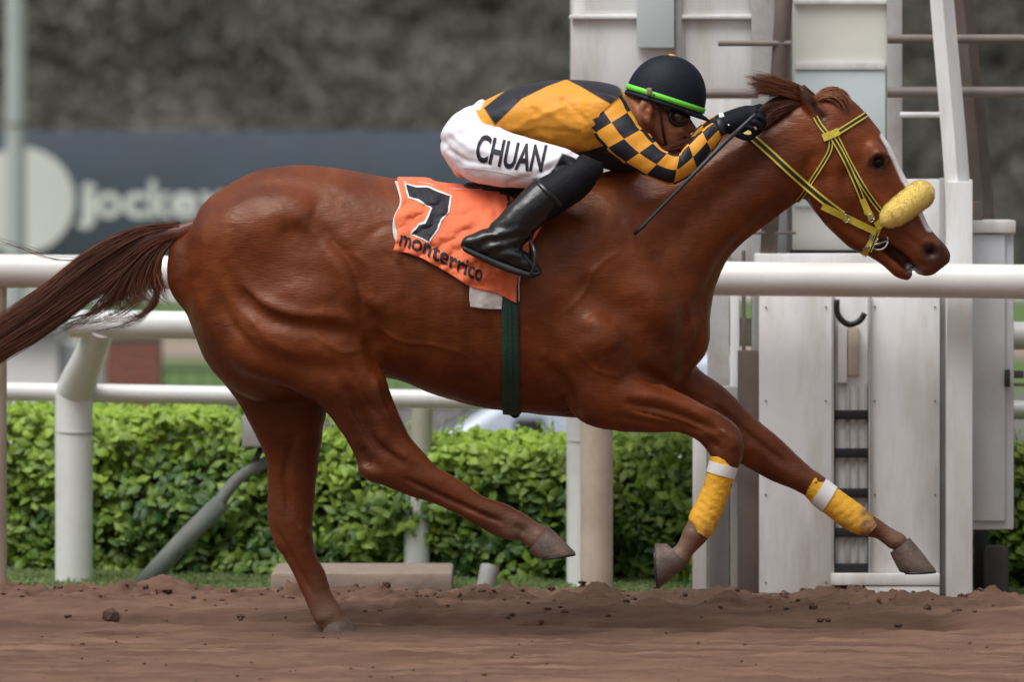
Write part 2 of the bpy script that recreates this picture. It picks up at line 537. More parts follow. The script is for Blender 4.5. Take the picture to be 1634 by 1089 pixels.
M['lawn'] = mat('lawn_grass', (0.085, 0.15, 0.035), rough=0.9, var=0.35, scale=2.5, bump=0.5, bscale=30)
M['verge'] = mat('verge_grass', (0.11, 0.165, 0.045), rough=0.9, var=0.3, scale=8, bump=0.5, bscale=60, stain=(0.22, 0.14, 0.10), stain_amt=0.5, stain_scale=5)
M['dirt'] = mat('brown_track_dirt', (0.170, 0.098, 0.066), rough=0.95, var=0.42, scale=7, bump=0.7, bscale=45, spec=0.2, stain=(0.085, 0.048, 0.034), stain_amt=0.8, stain_scale=4.5, stretch=(0.3, 1.3, 1))
M['clod'] = mat('dirt_clod', (0.115, 0.067, 0.047), rough=0.95, var=0.3, scale=30, bump=0.7, bscale=60, spec=0.2)
M['hillsoil'] = mat('hill_soil', (0.075, 0.068, 0.058), rough=0.95, var=0.3, scale=0.6)

def leaf_mat(name, c1, c2, rough=0.5, trans=0.25, spec=0.5):
    m = bpy.data.materials.new(name)
    m.use_nodes = True
    N, L = m.node_tree.nodes, m.node_tree.links
    b = N['Principled BSDF']
    ca = N.new('ShaderNodeVertexColor'); ca.layer_name = 'Col'
    sc = N.new('ShaderNodeSeparateColor'); L.new(ca.outputs['Color'], sc.inputs[0])
    mx = N.new('ShaderNodeMix'); mx.data_type = 'RGBA'
    L.new(sc.outputs[0], mx.inputs['Factor'])
    mx.inputs['A'].default_value = (*c1, 1); mx.inputs['B'].default_value = (*c2, 1)
    L.new(mx.outputs['Result'], b.inputs['Base Color'])
    b.inputs['Roughness'].default_value = rough
    b.inputs['Specular IOR Level'].default_value = spec
    tr = N.new('ShaderNodeBsdfTranslucent')
    L.new(mx.outputs['Result'], tr.inputs['Color'])
    ms = N.new('ShaderNodeMixShader'); ms.inputs[0].default_value = trans
    L.new(b.outputs[0], ms.inputs[1]); L.new(tr.outputs[0], ms.inputs[2])
    L.new(ms.outputs[0], N['Material Output'].inputs['Surface'])
    return m
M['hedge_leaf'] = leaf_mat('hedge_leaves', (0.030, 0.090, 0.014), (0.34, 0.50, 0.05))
M['hill_leaf'] = leaf_mat('dusty_hill_foliage', (0.058, 0.058, 0.050), (0.235, 0.220, 0.180), rough=0.8, trans=0.1)
M['stem'] = mat('hedge_stem', (0.06, 0.045, 0.03), rough=0.9)

def leaves(name, pos, nrm, size, tint, material, parent=None, aspect=0.48, kind='stuff'):
    """leaf-shaped folded faces at pos (n x 3) facing nrm"""
    n = len(pos)
    r = rng.normal(size=(n, 3))
    nrm = nrm / (np.linalg.norm(nrm, axis=1, keepdims=True) + 1e-9)
    a = np.cross(nrm, r); a /= np.linalg.norm(a, axis=1, keepdims=True) + 1e-9
    b = np.cross(nrm, a)
    s = size[:, None]
    p0 = pos - a * s * 0.5
    p1 = pos + b * s * aspect * 0.5 - nrm * s * 0.06 - a * s * 0.05
    p2 = pos + a * s * 0.5 - nrm * s * 0.12
    p3 = pos - b * s * aspect * 0.5 - nrm * s * 0.06 - a * s * 0.05
    mid = pos + nrm * s * 0.07
    V = np.stack([p0, p1, p2, p3, mid], 1).reshape(-1, 3)
    base = (np.arange(n) * 5)[:, None]
    F = np.concatenate([base + np.array(f) for f in ((0, 4, 1), (1, 4, 2), (2, 4, 3), (3, 4, 0))], 0)
    me = bpy.data.meshes.new(name)
    me.vertices.add(len(V)); me.vertices.foreach_set('co', V.astype('f4').ravel())
    me.loops.add(len(F) * 3); me.loops.foreach_set('vertex_index', F.astype('i4').ravel())
    me.polygons.add(len(F)); me.polygons.foreach_set('loop_start', np.arange(0, len(F) * 3, 3, dtype='i4'))
    me.update(calc_edges=True)
    t = np.repeat(tint, 5)
    set_color(me, np.stack([t, t, t], 1))
    o = link(name, me, material, parent, smooth=False)
    if kind: o['kind'] = kind
    return o

# ------------------------------------------------------------------ ground
def berm_y(x): return 1.75 - 0.16 * x            # the rail line recedes to the left
def axis(lo, f0, f1, hi, fine, coarse_n):
    a = f0 - (f0 - lo) * np.linspace(1, 0, coarse_n, endpoint=False) ** 2
    b = np.arange(f0, f1, fine)
    c = f1 + (hi - f1) * np.linspace(0, 1, coarse_n + 1) ** 2
    return np.concatenate([a, b, c])

def sheet(name, xs, ys, fz, material, kind='structure', smooth=True):
    X, Y = np.meshgrid(xs, ys)
    Z = fz(X, Y)
    V = np.stack([X, Y, Z], -1).reshape(-1, 3)
    nx, ny = len(xs), len(ys)
    i = np.arange(ny - 1)[:, None] * nx + np.arange(nx - 1)[None, :]
    F = np.stack([i, i + 1, i + 1 + nx, i + nx], -1).reshape(-1, 4)
    me = bpy.data.meshes.new(name)
    me.vertices.add(len(V)); me.vertices.foreach_set('co', V.astype('f4').ravel())
    me.loops.add(len(F) * 4); me.loops.foreach_set('vertex_index', F.astype('i4').ravel())
    me.polygons.add(len(F)); me.polygons.foreach_set('loop_start', np.arange(0, len(F) * 4, 4, dtype='i4'))
    me.update(calc_edges=True)
    o = link(name, me, material, None, smooth)
    o['kind'] = kind
    return o

def track_z(X, Y):
    by = berm_y(X)
    t = Y - by                                    # 0 at the rail line
    rough_ = 0.010 * fbm(X * 5, Y * 7, 4, 11, 0.6) + 0.011 * fbm(X * 9, Y * 24, 4, 31, 0.62)
    mound = 0.020 * np.exp(-((t + 0.30) / 0.42) ** 2) * (0.85 + 0.35 * fbm(X * 1.3, Y * 1.1, 3, 5))
    mound = mound * (0.55 + 0.45 / (1 + np.exp((X - 0.2) * 2.0)))
    lump = np.clip(fbm(X * 7, Y * 9, 4, 77, 0.65) + 0.1, 0, 1) * 0.07 * np.exp(-((t + 0.85) / 0.30) ** 2)
    ridge = np.abs(fbm(X * 11, Y * 8, 3, 91, 0.6)) * 0.016 * np.exp(-((t + 0.5) / 0.6) ** 2)
    furrow = -0.045 * np.exp(-((t + 1.36) / 0.12) ** 2) * (0.8 + 0.5 * vnoise(X * 2, Y * 0 + 3.3, 9)) + 0.020 * np.exp(-((t + 1.62) / 0.14) ** 2)
    furrow = furrow + 0.062 / (1 + np.exp(-(t + 1.36 + 0.05 * fbm(X * 2.5, X * 0, 3, 19)) / 0.022))
    harrow = 0.006 * np.sin((Y + 0.05 * X) * 55 + 2 * fbm(X * 1.5, Y, 2, 3)) * (t < -1.5)
    mound = mound - 0.060 / (1 + np.exp(-(t + 0.38) / 0.10))
    lump = lump + 0.018 * np.clip(fbm(X * 4, Y * 16, 4, 177, 0.6), 0, 1) * (t > -1.4)
    prints = -0.03 * np.clip(vnoise(X * 3.1, Y * 4.4, 55) - 0.28, 0, 1)
    z = rough_ + mound + lump + ridge + furrow + harrow + prints
    fade = 1 / (1 + np.exp((np.abs(X) - 6) * 1.5))
    far = t > 0.35
    return np.where(far, 0.0 + rough_ * 0.4, z) * np.where(fade > 0.02, 1, 1) - 0.004 - np.where(t > 0.9, 0.1, 0)

sheet('dirt_track', axis(-60, -2.6, 2.6, 60, 0.011, 40), axis(-60, -2.5, 2.2, 3.2, 0.010, 24), track_z, M['dirt'])

def verge_z(X, Y):
    return -0.015 + 0.012 * fbm(X * 4, Y * 4, 3, 8) + 0.004 * fbm(X * 30, Y * 30, 2, 9)
vx = np.arange(-6, 6.01, 0.04)
sheet('grass_verge', vx, np.arange(1.2, 5.6, 0.04),
      lambda X, Y: verge_z(X, Y) + 0.0 * X, M['verge'])
# verge grass blades near the dirt edge
n = 26000
gx = rng.uniform(-3.2, 3.2, n); gy = berm_y(gx) + rng.uniform(0.02, 2.2, n)
pos = np.stack([gx, gy, verge_z(gx, gy) + 0.008], 1)
nr_ = np.stack([rng.normal(0, 0.6, n), rng.normal(-1, 0.3, n), rng.uniform(0, 0.8, n)], 1)
M['blade'] = leaf_mat('verge_blades', (0.07, 0.12, 0.03), (0.17, 0.24, 0.06))
go = leaves('grass_blades', pos, nr_, rng.uniform(0.012, 0.03, n), rng.random(n), M['blade'], aspect=0.3)
tag(go, 'short green grass growing between the dirt track and the hedge', 'grass')

def infield_z(X, Y):
    t = np.clip((Y - 5.2) / 2.5, 0, 1)
    return -0.03 - 1.12 * t * t * (3 - 2 * t) + 0.03 * fbm(X * 0.3, Y * 0.3, 3, 3)
sheet('infield_lawn', np.concatenate([np.linspace(-400, -25, 20), np.linspace(-22, 22, 60), np.linspace(25, 400, 20)]),
      np.concatenate([np.arange(5.3, 10, 0.25), np.linspace(10.5, 140, 80)]), infield_z, M['lawn'])
sheet('service_road', np.linspace(-60, 60, 60), np.linspace(12.5, 24, 20),
      lambda X, Y: infield_z(X, Y) + 0.02, M['asphalt'])
sheet('inner_road', np.linspace(-60, 60, 60), np.linspace(46, 60, 20),
      lambda X, Y: infield_z(X, Y) + 0.02, M['asphalt'])
sheet('sand_path', np.linspace(-60, 60, 60), np.linspace(74, 84, 16),
      lambda X, Y: infield_z(X, Y) + 0.02, M['concrete'])

# ------------------------------------------------------------------ hill behind, grown over with dusty shrubs
def hill_z(X, Y):
    t = np.clip((Y - 118), 0, None)
    return -1.15 + 0.62 * t * (1 - np.exp(-t / 10)) + 1.2 * fbm(X * 0.09, Y * 0.09, 4, 21) * np.clip(t / 8, 0, 1)
sheet('hillside', np.linspace(-420, 420, 180), np.concatenate([np.linspace(116, 150, 60), np.linspace(152, 330, 40)]), hill_z, M['hillsoil'])
nc = 1900
cx = rng.uniform(-26, 26, nc); cy = 119 + rng.random(nc) ** 1.0 * 17
cz = hill_z(cx, cy)
cr = rng.uniform(0.3, 1.6, nc)
ct = np.clip(rng.normal(0.45, 0.22, nc) + 0.55 * fbm(cx * 0.22, cy * 0.3, 3, 66), 0, 1)
per = 120
d = rng.normal(size=(nc, per, 3)); d /= np.linalg.norm(d, axis=2, keepdims=True)
d[:, :, 2] = np.abs(d[:, :, 2]) * 1.0 - 0.15
rad = cr[:, None] * (0.72 + 0.45 * rng.random((nc, per)))
pos = np.stack([cx, cy, cz + cr * 0.25], 1)[:, None, :] + d * rad[:, :, None] * np.array([1.15, 0.9, 0.85])
tint = np.clip(ct[:, None] * 0.75 + rng.normal(0, 0.16, (nc, per)) + 0.12, 0, 1)
ho = leaves('hill_scrub', pos.reshape(-1, 3), (d + rng.normal(0, 0.5, d.shape)).reshape(-1, 3),
            rng.uniform(0.10, 0.28, nc * per), tint.ravel(), M['hill_leaf'], aspect=0.7)
tag(ho, 'dusty grey brown scrub covering the whole slope behind the track', 'scrub')
# ------------------------------------------------------------------ hedge
def hedge_y(x): return 3.45 - 0.33 * x
he = empty('hedge', (0, 3.8, 0), 'long leafy green clipped hedge behind the white rails', 'hedge')
nh = 30000
hx = rng.uniform(-3.6, 3.6, nh)
topz = 0.470 + 0.06 * fbm(hx * 1.8, hx * 0 + 1, 3, 4) + 0.085 * np.clip((-hx - 0.5) * 1.5, 0, 1)
face = rng.random(nh)
w = 0.75
hy = np.where(face < 0.62, rng.exponential(0.07, nh) - 0.03, rng.uniform(0, w, nh))
hz = np.where(face < 0.62, rng.uniform(0.0, 1, nh) * topz, topz - rng.exponential(0.035, nh) + 0.02)
bulge = 0.17 * fbm(hx * 2.5, hz * 4, 3, 44)
hy = hy + bulge
pos = np.stack([hx, hedge_y(hx) + hy, hz], 1)
nrm = np.stack([rng.normal(0, 0.55, nh), np.where(face < 0.62, -1.0, -0.35) + rng.normal(0, 0.35, nh), np.where(face < 0.62, 0.75, 1.0) + rng.normal(0, 0.35, nh)], 1)
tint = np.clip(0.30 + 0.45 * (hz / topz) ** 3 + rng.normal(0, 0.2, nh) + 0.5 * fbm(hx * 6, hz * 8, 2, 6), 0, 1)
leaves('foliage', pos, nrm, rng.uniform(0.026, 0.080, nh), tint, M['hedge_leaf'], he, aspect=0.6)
# sprigs on the top
ns = 260
V, F = [], []
sp, sn, ss, st_ = [], [], [], []
for i in range(ns):
    x = random.uniform(-3.5, 3.5); y = hedge_y(x) + random.uniform(0, w)
    h = random.uniform(0.0, 0.08)
    lean = Vector((random.uniform(-.4, .4), random.uniform(-.4, .2), 1)).normalized()
    base = Vector((x, y, 0.44 + 0.085 * min(1, max(0, (-x - 0.5) * 1.5))))
    tip = base + lean * (0.05 + h)
    g = tube([base - Vector((0, 0, 0.25)), base, tip], [0.004, 0.003, 0.001], 4)
    V2, F2 = g; b = len(V); V += V2; F += [tuple(k + b for k in f) for f in F2]
    for k in range(7):
        q = base.lerp(tip, random.uniform(0.3, 1.0))
        sp.append(q + Vector((random.uniform(-.02, .02), random.uniform(-.02, .02), 0)))
        sn.append((random.uniform(-1, 1), random.uniform(-1, 0.2), random.uniform(0.2, 1)))
        ss.append(random.uniform(0.025, 0.05)); st_.append(random.uniform(0.6, 1))
o = obj('stem', (V, F), M['stem'], he); o['kind'] = 'stuff'
leaves('sprig_leaves', np.array(sp), np.array(sn), np.array(ss), np.array(st_), M['hedge_leaf'], he)
o = obj('inner_mass', join(*[box(x, x + 0.2, hedge_y(x) + 0.10, hedge_y(x) + w - 0.08, 0, 0.40) for x in np.arange(-3.6, 3.5, 0.2)]), M['stem'], he, smooth=False)
o['kind'] = 'stuff'

# ------------------------------------------------------------------ rails
def rail_thing(name, label, a, b, r, group, joints=(), material='rail', cat='rail'):
    e = empty(name, ((a[0] + b[0]) / 2, (a[1] + b[1]) / 2, (a[2] + b[2]) / 2), label, cat, group)
    a, b = Vector(a), Vector(b)
    cuts = [0.0] + [t for t in joints] + [1.0]
    for i in range(len(cuts) - 1):
        p, q = a.lerp(b, cuts[i]), a.lerp(b, cuts[i + 1] - (0.0008 if i < len(cuts) - 2 else 0))
        mid = [p.lerp(q, k / 10) + Vector((0, 0, 0.003 * math.sin(k * 1.3 + i))) for k in range(11)]
        obj('pipe', tube(mid, r, 28), M[material], e, sharp=60)
    return e

# big front rail
fa, fb = P(-900, 423, 2.35), P(2500, 459, 1.45)
fr = empty('front_rail', (fa + fb) / 2, 'thick dusty white horizontal rail crossing the whole picture behind the horse', 'rail')
fr.location.z = 0
obj('rail_pipe', tube([fa.lerp(fb, k / 16) for k in range(17)], 0.0585, 32), M['rail'], fr, sharp=60)
def front_post(px, pyb, Y, wpx, top, mt, parent):
    a = P(px, pyb, Y)
    r = wpx / 2 * (Y + 25) / FPX
    return obj('post', tube([(a.x, a.y, a.z - 0.15), (a.x, a.y, a.z + 0.25), (a.x, a.y, top)], r, 24), M[mt], parent, sharp=60)
front_post(-14, 930, 2.12, 50, 1.09, 'dusty_post', fr)
front_post(952, 968, 1.80, 52, 1.06, 'dusty_post', fr)
front_post(1900, 985, 1.62, 52, 1.04, 'dusty_post', fr)

# second fence: gooseneck posts, upper and lower rail
gf = empty('gooseneck_fence', (0, 3, 0), 'white pipe fence with curved gooseneck posts in front of the hedge', 'fence')
ua, ub = P(112, 517, 3.02), P(2400, 546, 2.55)
ua2 = ua
obj('upper_rail', tube([ua.lerp(ub, k / 12) for k in range(13)], 0.050, 28), M['post'], gf, sharp=60)
la, lb = P(12, 625, 3.42), P(2400, 669, 2.75)
obj('lower_rail', tube([la.lerp(lb, k / 12) for k in range(13)], 0.0335, 24), M['post'], gf, sharp=60)
def gooseneck(px, pyb, Y, wpx, ptop, dx, py_up, Yup):
    a = P(px, pyb, Y)
    r = wpx / 2 * (Y + 25) / FPX
    knee = P(px, ptop, Y)
    e_ = P(px + dx, py_up, Yup)
    pts = [(a.x, a.y, a.z - 0.2), (a.x, a.y, a.z + 0.3), tuple(knee), tuple(P(px + dx * 0.12, ptop - 30, Y - 0.03)), tuple(P(px + dx * 0.55, (ptop + py_up) / 2 - 10, (Y + Yup) / 2)), tuple(e_)]
    p = obj('post', tube(pts, [r, r, r, r, r * 0.88, r * 0.74], 26, sub=5), M['post'], gf, sharp=60)
    for py in (ptop - 20, ptop + 44):
        c = P(px + (1 if py > ptop else 4), py, Y)
        obj('joint_ring', tube([c + Vector((0, 0, -0.003)), c + Vector((0, 0, 0.003))], r * 1.035, 26), M['lamp'], p, sharp=40)
    return p
gooseneck(118, 924, 3.36, 60, 646, 44, 520, 3.0)
gooseneck(934, 952, 3.10, 60, 660, 44, 532, 2.86)
gooseneck(1745, 965, 2.9, 60, 670, 44, 540, 2.68)
# slim intermediate post
a = P(665, 918, 3.55)
p = obj('post', tube([(a.x, a.y, a.z - 0.1), tuple(P(665, 742, 3.55))], 0.047, 22), M['post'], gf, sharp=60)
obj('collar', tube([P(665, 752, 3.55), P(665, 738, 3.55)], 0.051, 22), M['post'], p, sharp=50)
obj('upper_stem', tube([P(672, 742, 3.57), P(674, 634, 3.57)], [0.040, 0.038], 18), mat('olive_grey_steel', (0.36, 0.37, 0.29), rough=0.6), p, sharp=60)

# far infield rail
fi = empty('infield_rail', (P(0, 480, 55).x, 55, -1.1), 'far white rail low across the lawn, seen left between the nearer rails', 'rail')
obj('rail_pipe', tube([P(-1800, 474, 55), P(3500, 474, 55)], 0.055, 14), M['rail'], fi)
for px in range(-1700, 3500, 620):
    a = P(px, 474, 55); obj('post', tube([(a.x, 55, -1.3), (a.x, 55, a.z)], 0.045, 12), M['rail'], fi)

# ------------------------------------------------------------------ prop, box, stub, slab
br = empty('slanted_prop', P(240, 922, 3.0), 'slanted greenish steel prop with a pale box at its top, left of the hind legs', 'prop')
obj('lower_tube', tube([P(228, 935, 2.95), P(290, 866, 3.0), P(352, 803, 3.05)], [0.036, 0.035, 0.034], 16), M['brace'], br)
obj('upper_tube', tube([P(344, 810, 3.05), P(380, 764, 3.08), P(430, 735, 3.1)], [0.024, 0.022, 0.021], 14, sub=4), M['brace'], br)
obj('head_box', pbox(386, 440, 664, 714, 3.0, 3.14, 0.008), M['box_grey'], br, sharp=40)
obj('bracket', tube([P(418, 714, 3.1), P(400, 750, 3.1)], 0.012, 10), M['dark_metal'], br)
o = obj('stake', tube([P(772, 960, 2.2), P(776, 930, 2.2), P(782, 905, 2.22)], [0.030, 0.031, 0.034], 10), M['box_grey'], None, sharp=50)
tag(o, 'short grey stake leaning out of the dirt between white posts', 'stake')
sl = pbox(432, 722, 915, 950, 2.25, 2.9, 0.012)
o = obj('concrete_slab', sl, M['concrete'], None, sharp=40)
tag(o, 'low dusty concrete slab on the verge behind the far hind leg', 'slab')

# ------------------------------------------------------------------ white judges tower
tw = empty('judges_tower', P(1330, 955, 2.6), 'tall weathered white timing tower of boards, pipes and glass behind the horse head', 'tower')
tw.location.z = 0
def tp(name, px0, px1, py0, py1, Y0, Y1, m='tower', bev=0.004, parent=None):
    return obj(name, pbox(px0, px1, py0, py1, Y0 - 0.62, Y1 - 0.62, bev), M[m], parent or tw, sharp=40)
# upper cabin: boards laid horizontally
def boards(px0, px1, py0, py1, Y, n, name='board', m='tower'):
    h = (py1 - py0) / n
    for i in range(n):
        off = random.uniform(-0.0008, 0.0008)
        tp(name, px0, px1, py0 + i * h + 0.18, py0 + (i + 1) * h - 0.12, Y + off, Y + 0.03, m, 0.0015)
boards(913, 1092, 27, 420, 3.0, 3)
boards(1092.8, 1256, 27, 420, 3.005, 3)
tp('cabin_side', 914, 1424, -160, 428, 3.04, 4.2, 'tower')
boards(934, 1200, -150, 24, 2.995, 2)
tp('cap_trim', 908, 1262, 23.5, 30, 2.975, 3.0, 'tower')
tp('window_strip', 1016, 1076, -120, 76, 2.95, 2.99, 'glass_blue')
tp('seam_batten', 1077, 1088, -150, 170, 2.972, 2.99, 'tower_grey')
tp('window', 1264, 1416, -140, 404, 2.96, 2.985, 'glass')
w_ = [q for q in tw.children if q.name.startswith('window')][-1]
tp('blue_pane', 1268, 1413, 112, 330, 2.945, 2.957, 'glass_blue', 0.002, w_)  # pale blue pane laid over the middle of the window
tp('sill', 1262, 1418, 399, 404.5, 2.93, 2.957, 'black', 0.001, w_)
tp('glazing_bar', 1267, 1414, 0, 6, 2.94, 2.957, 'tower', 0.001, w_)
tp('glazing_bar', 1269, 1412, 100, 111, 2.938, 2.957, 'tower', 0.001, w_)
tp('corner_post', 1417, 1440, -150, 950, 2.86, 2.95, 'tower_grey')
tp('frame_post', 1200, 1236, -150, 950, 2.89, 2.98, 'tower_grey')
obj('leaning_strut', tube([P(1262, -150, 2.18), P(1247, 60, 2.18), P(1234, 260, 2.18), P(1226, 420, 2.18)], 0.030, 14), M['rust'], tw)
for (x0, x1, y, m_, r) in ((1146, 1262, 69, 'pipe', 0.010), (1416, 1900, 62, 'pipe', 0.016), (1110, 1210, 149, 'pipe', 0.017),
                        (1416, 1900, 147, 'pipe', 0.019), (1436, 1508, 183, 'tower', 0.010), (1200, 1270, 372, 'rust', 0.005)):
    obj('cross_pipe', tube([P(x0, y, 2.16), P(x1, y, 2.16)], r, 14), M[m_], tw, sharp=50)
obj('leaning_post', tube([P(1492, -160, 1.93), P(1503, 0, 1.93), P(1528, 300, 1.88), P(1530, 480, 1.86)], [0.041, 0.041, 0.043, 0.043], 4, sub=4, ratio=0.8), M['tower'], tw, sharp=50)
obj('leaning_post', tube([P(1516, -160, 2.33), P(1538, 20, 2.33), P(1566, 300, 2.33), P(1570, 420, 2.33)], [0.036, 0.036, 0.038, 0.038], 4, sub=4), M['rust'], tw, sharp=50)
# lower front panels
tp('side_panel', 1212, 1328, 470, 948, 2.62, 2.70)
tp('side_panel', 1388, 1500, 470, 948, 2.62, 2.70)
for px in (1327, 1386):
    tp('slot_batten', px, px + 4, 470, 948, 2.60, 2.66, 'tower_grey', 0.002)
tp('slot_back', 1331.5, 1385.5, 470, 948, 2.640, 2.70, 'tower')
tp('slot_board', 1336, 1352, 520, 612, 2.62, 2.6385, 'tower')
tp('slot_board', 1353, 1371, 522, 600, 2.622, 2.6385, 'dusty_post')
for px in (1333, 1349, 1365, 1380):
    tp('gauge_rod', px, px + (4 if px != 1349 else 7), 612, 946, 2.628, 2.6385, 'tower_grey', 0.001)
for py in (655, 716, 780, 843, 900, 936):
    tp('gauge_mark', 1331, 1386, py, py + (15 if py < 890 else 17), 2.612, 2.626, 'black', 0.001)
tp('base_board', 1326, 1500, 916, 935, 2.58, 2.615, 'tower')
tp('base_board', 1380, 1500, 936, 952, 2.585, 2.615, 'tower')
tp('edge_groove', 1500, 1512, 284, 950, 2.66, 2.72, 'tower_grey')
tp('edge_post', 1511, 1552, 290, 972, 2.44, 2.52, 'tower')
hook = [P(1333 + 2, 478, 1.95), P(1336, 500, 1.95), P(1346, 514, 1.95), P(1358, 518, 1.95), P(1372, 512, 1.95), P(1380, 500, 1.95)]
obj('hook', tube(hook, 0.0105, 12, sub=4), M['black'], tw)
tp('back_wall', 1440, 1552, 286, 470, 2.75, 2.85, 'tower')
tp('back_wall', 1205, 1416, 405, 470, 2.75, 2.85, 'tower')
tp('leaning_board', 1552, 1568, 322, 352, 2.6, 2.7, 'rust')
# bolts
for px in (1222, 1318, 1396, 1492):
    for py in (490, 640, 790, 930):
        c_ = P(px, py, 1.995)
        obj('bolt', tube([c_, c_ + Vector((0, 0.006, 0))], 0.003, 8), M['rust'], tw)
# left posts of the tower
tp('leg_post', 1130, 1164, 400, 950, 2.95, 3.05, 'tower_grey')
tp('leg_post', 1166, 1180, 420, 952, 2.90, 2.98, 'tower')
tp('leg_post', 1178, 1212, 560, 956, 2.70, 2.79, 'rust')
tp('leg_post', 1106, 1128, 700, 950, 2.80, 2.88, 'tower')
tp('leg_post', 1184, 1190, 400, 690, 2.72, 2.76, 'rust', 0.002)
tp('leg_plate', 1130, 1212, 617, 720, 2.80, 2.84, 'tower_grey')
# cabinet
cb = empty('meter_cabinet', P(1580, 845, 1.95), 'narrow pale grey cabinet hanging at the right edge of the white tower', 'cabinet')
obj('cabinet_body', pbox(1546, 1618, 356, 846, 1.96, 2.30, 0.006), M['cabinet'], cb, sharp=40)
obj('cabinet_door', pbox(1552, 1604, 374, 832, 1.945, 1.958, 0.003), M['cabinet'], cb, sharp=40)
obj('cabinet_lid', pbox(1543, 1621, 352, 372, 1.93, 2.31, 0.004), M['tower'], cb, sharp=40)
obj('latch', pbox(1603, 1612, 590, 618, 1.93, 1.945, 0.002), M['dark_metal'], cb, sharp=40)
st = empty('dark_bollard', P(1590, 965, 2.5), 'dark weathered stub post under the pale grey cabinet', 'post')
obj('shaft', tube([P(1590, 975, 2.5), P(1590, 880, 2.5), P(1590, 872, 2.5)], [0.043, 0.043, 0.038], 16), mat('dark_grey_stub', (0.10, 0.09, 0.085), rough=0.8, var=0.2), st, sharp=50)
obj('backing_plate', pbox(1555, 1576, 846, 962, 2.62, 2.66, 0.003), M['black'], st, sharp=50)
tp('stay', 1598, 1634, 592, 604, 2.8, 2.84, 'rust', 0.003)
tp('stay', 1600, 1650, 612, 617, 2.8, 2.83, 'pipe', 0.002)

# ------------------------------------------------------------------ sign, lamp pole, far things
DS = 35.0
sg = empty('advertising_board', (P(300, 400, DS).x, DS, -1.1), 'long slate blue board with white disc and white lettering behind the tail', 'sign')
obj('panel', pbox(-900, 1060, 209, 420, DS, DS + 0.08, 0.004), M['sign'], sg, sharp=40)
for px in (-760, -300, 420, 980):
    a = P(px, 405, DS + 0.12); obj('support_post', box(a.x - .05, a.x + .05, DS + 0.09, DS + 0.18, -1.3, a.z), M['lamp'], sg, False)
c = P(34, 320, DS)
rr = 85 * (DS + 25) / FPX
disc = tube([(c.x, DS - 0.012, c.z), (c.x, DS - 0.001, c.z)], rr, 64)
dk = obj('disc_emblem', disc, M['sign_white'], sg, sharp=30)
# faint grey strokes inside the disc
for pts, r in ((((24, 300), (24, 345)), 4), (((24, 318), (40, 312)), 5), (((8, 388), (24, 392)), 3)):
    g = tube([P(p[0], p[1], DS - 0.012) for p in pts], r * (DS + 25) / FPX, 8, ratio=1)
    V = [(v[0], DS - 0.0125 - 0.001 * (i % 2), v[2]) for i, v in enumerate(g[0])]
    obj('disc_print', (V, g[1]), M['sign_grey'], dk, False)

def text_mesh(s, offset=0.0, bold=0.0):
    cu = bpy.data.curves.new('t', 'FONT'); cu.body = s; cu.size = 1.0; cu.offset = bold; cu.resolution_u = 4
    o = bpy.data.objects.new('t', cu); C.objects.link(o)
    dg = bpy.context.evaluated_depsgraph_get(); dg.update()
    me = bpy.data.meshes.new_from_object(o.evaluated_get(dg))
    bpy.data.objects.remove(o)
    bm = bmesh.new(); bm.from_mesh(me)
    bmesh.ops.triangulate(bm, faces=bm.faces[:])
    V = [tuple(v.co) for v in bm.verts]; bm.verts.index_update(); F = [tuple(v.index for v in f.verts) for f in bm.faces]
    bm.free()
    return V, F

# the lettering, letter by letter so that it takes the pitch of the original
def sign_letter(ch, px, base, xh, wx=1.0):
    V, F = text_mesh(ch, bold=0.035)
    xs = [v[0] for v in V]
    x0, x1 = min(xs), max(xs)
    sc = xh / 0.52
    out = [tuple(P(px + (v[0] - x0) / (x1 - x0) * wx, base - v[1] * sc, DS - 0.006)) for v in V]
    nb = len(out)
    out2 = out + [(v[0], v[1] + 0.005, v[2]) for v in out]
    me = geo_mesh('letter', out2, F + [tuple(i + nb for i in f[::-1]) for f in F])
    link('letter', me, M['sign_white'], sg, smooth=False)
for ch, px, wx in (('j', 119, 34), ('o', 152, 42), ('c', 197, 38), ('k', 238, 38), ('e', 272, 44), ('y', 318, 42)):
    sign_letter(ch, px, 345, 41, wx)

lp = empty('lamp_pole', (P(25, 400, DS - 1).x, DS - 1, -1.1), 'tall pale grey pole standing before the disc of the blue board', 'pole')
a = P(25, 100, DS - 1)
obj('shaft', tube([(a.x, DS - 1, -1.3), (a.x, DS - 1, 2.0), (a.x, DS - 1, 6.5)], [0.078, 0.076, 0.07], 20), M['lamp'], lp, sharp=60)
a = P(25, 199, DS - 1)
obj('band', tube([(a.x, DS - 1, a.z - 0.01), (a.x, DS - 1, a.z + 0.01)], 0.082, 20), M['rust'], lp, sharp=40)

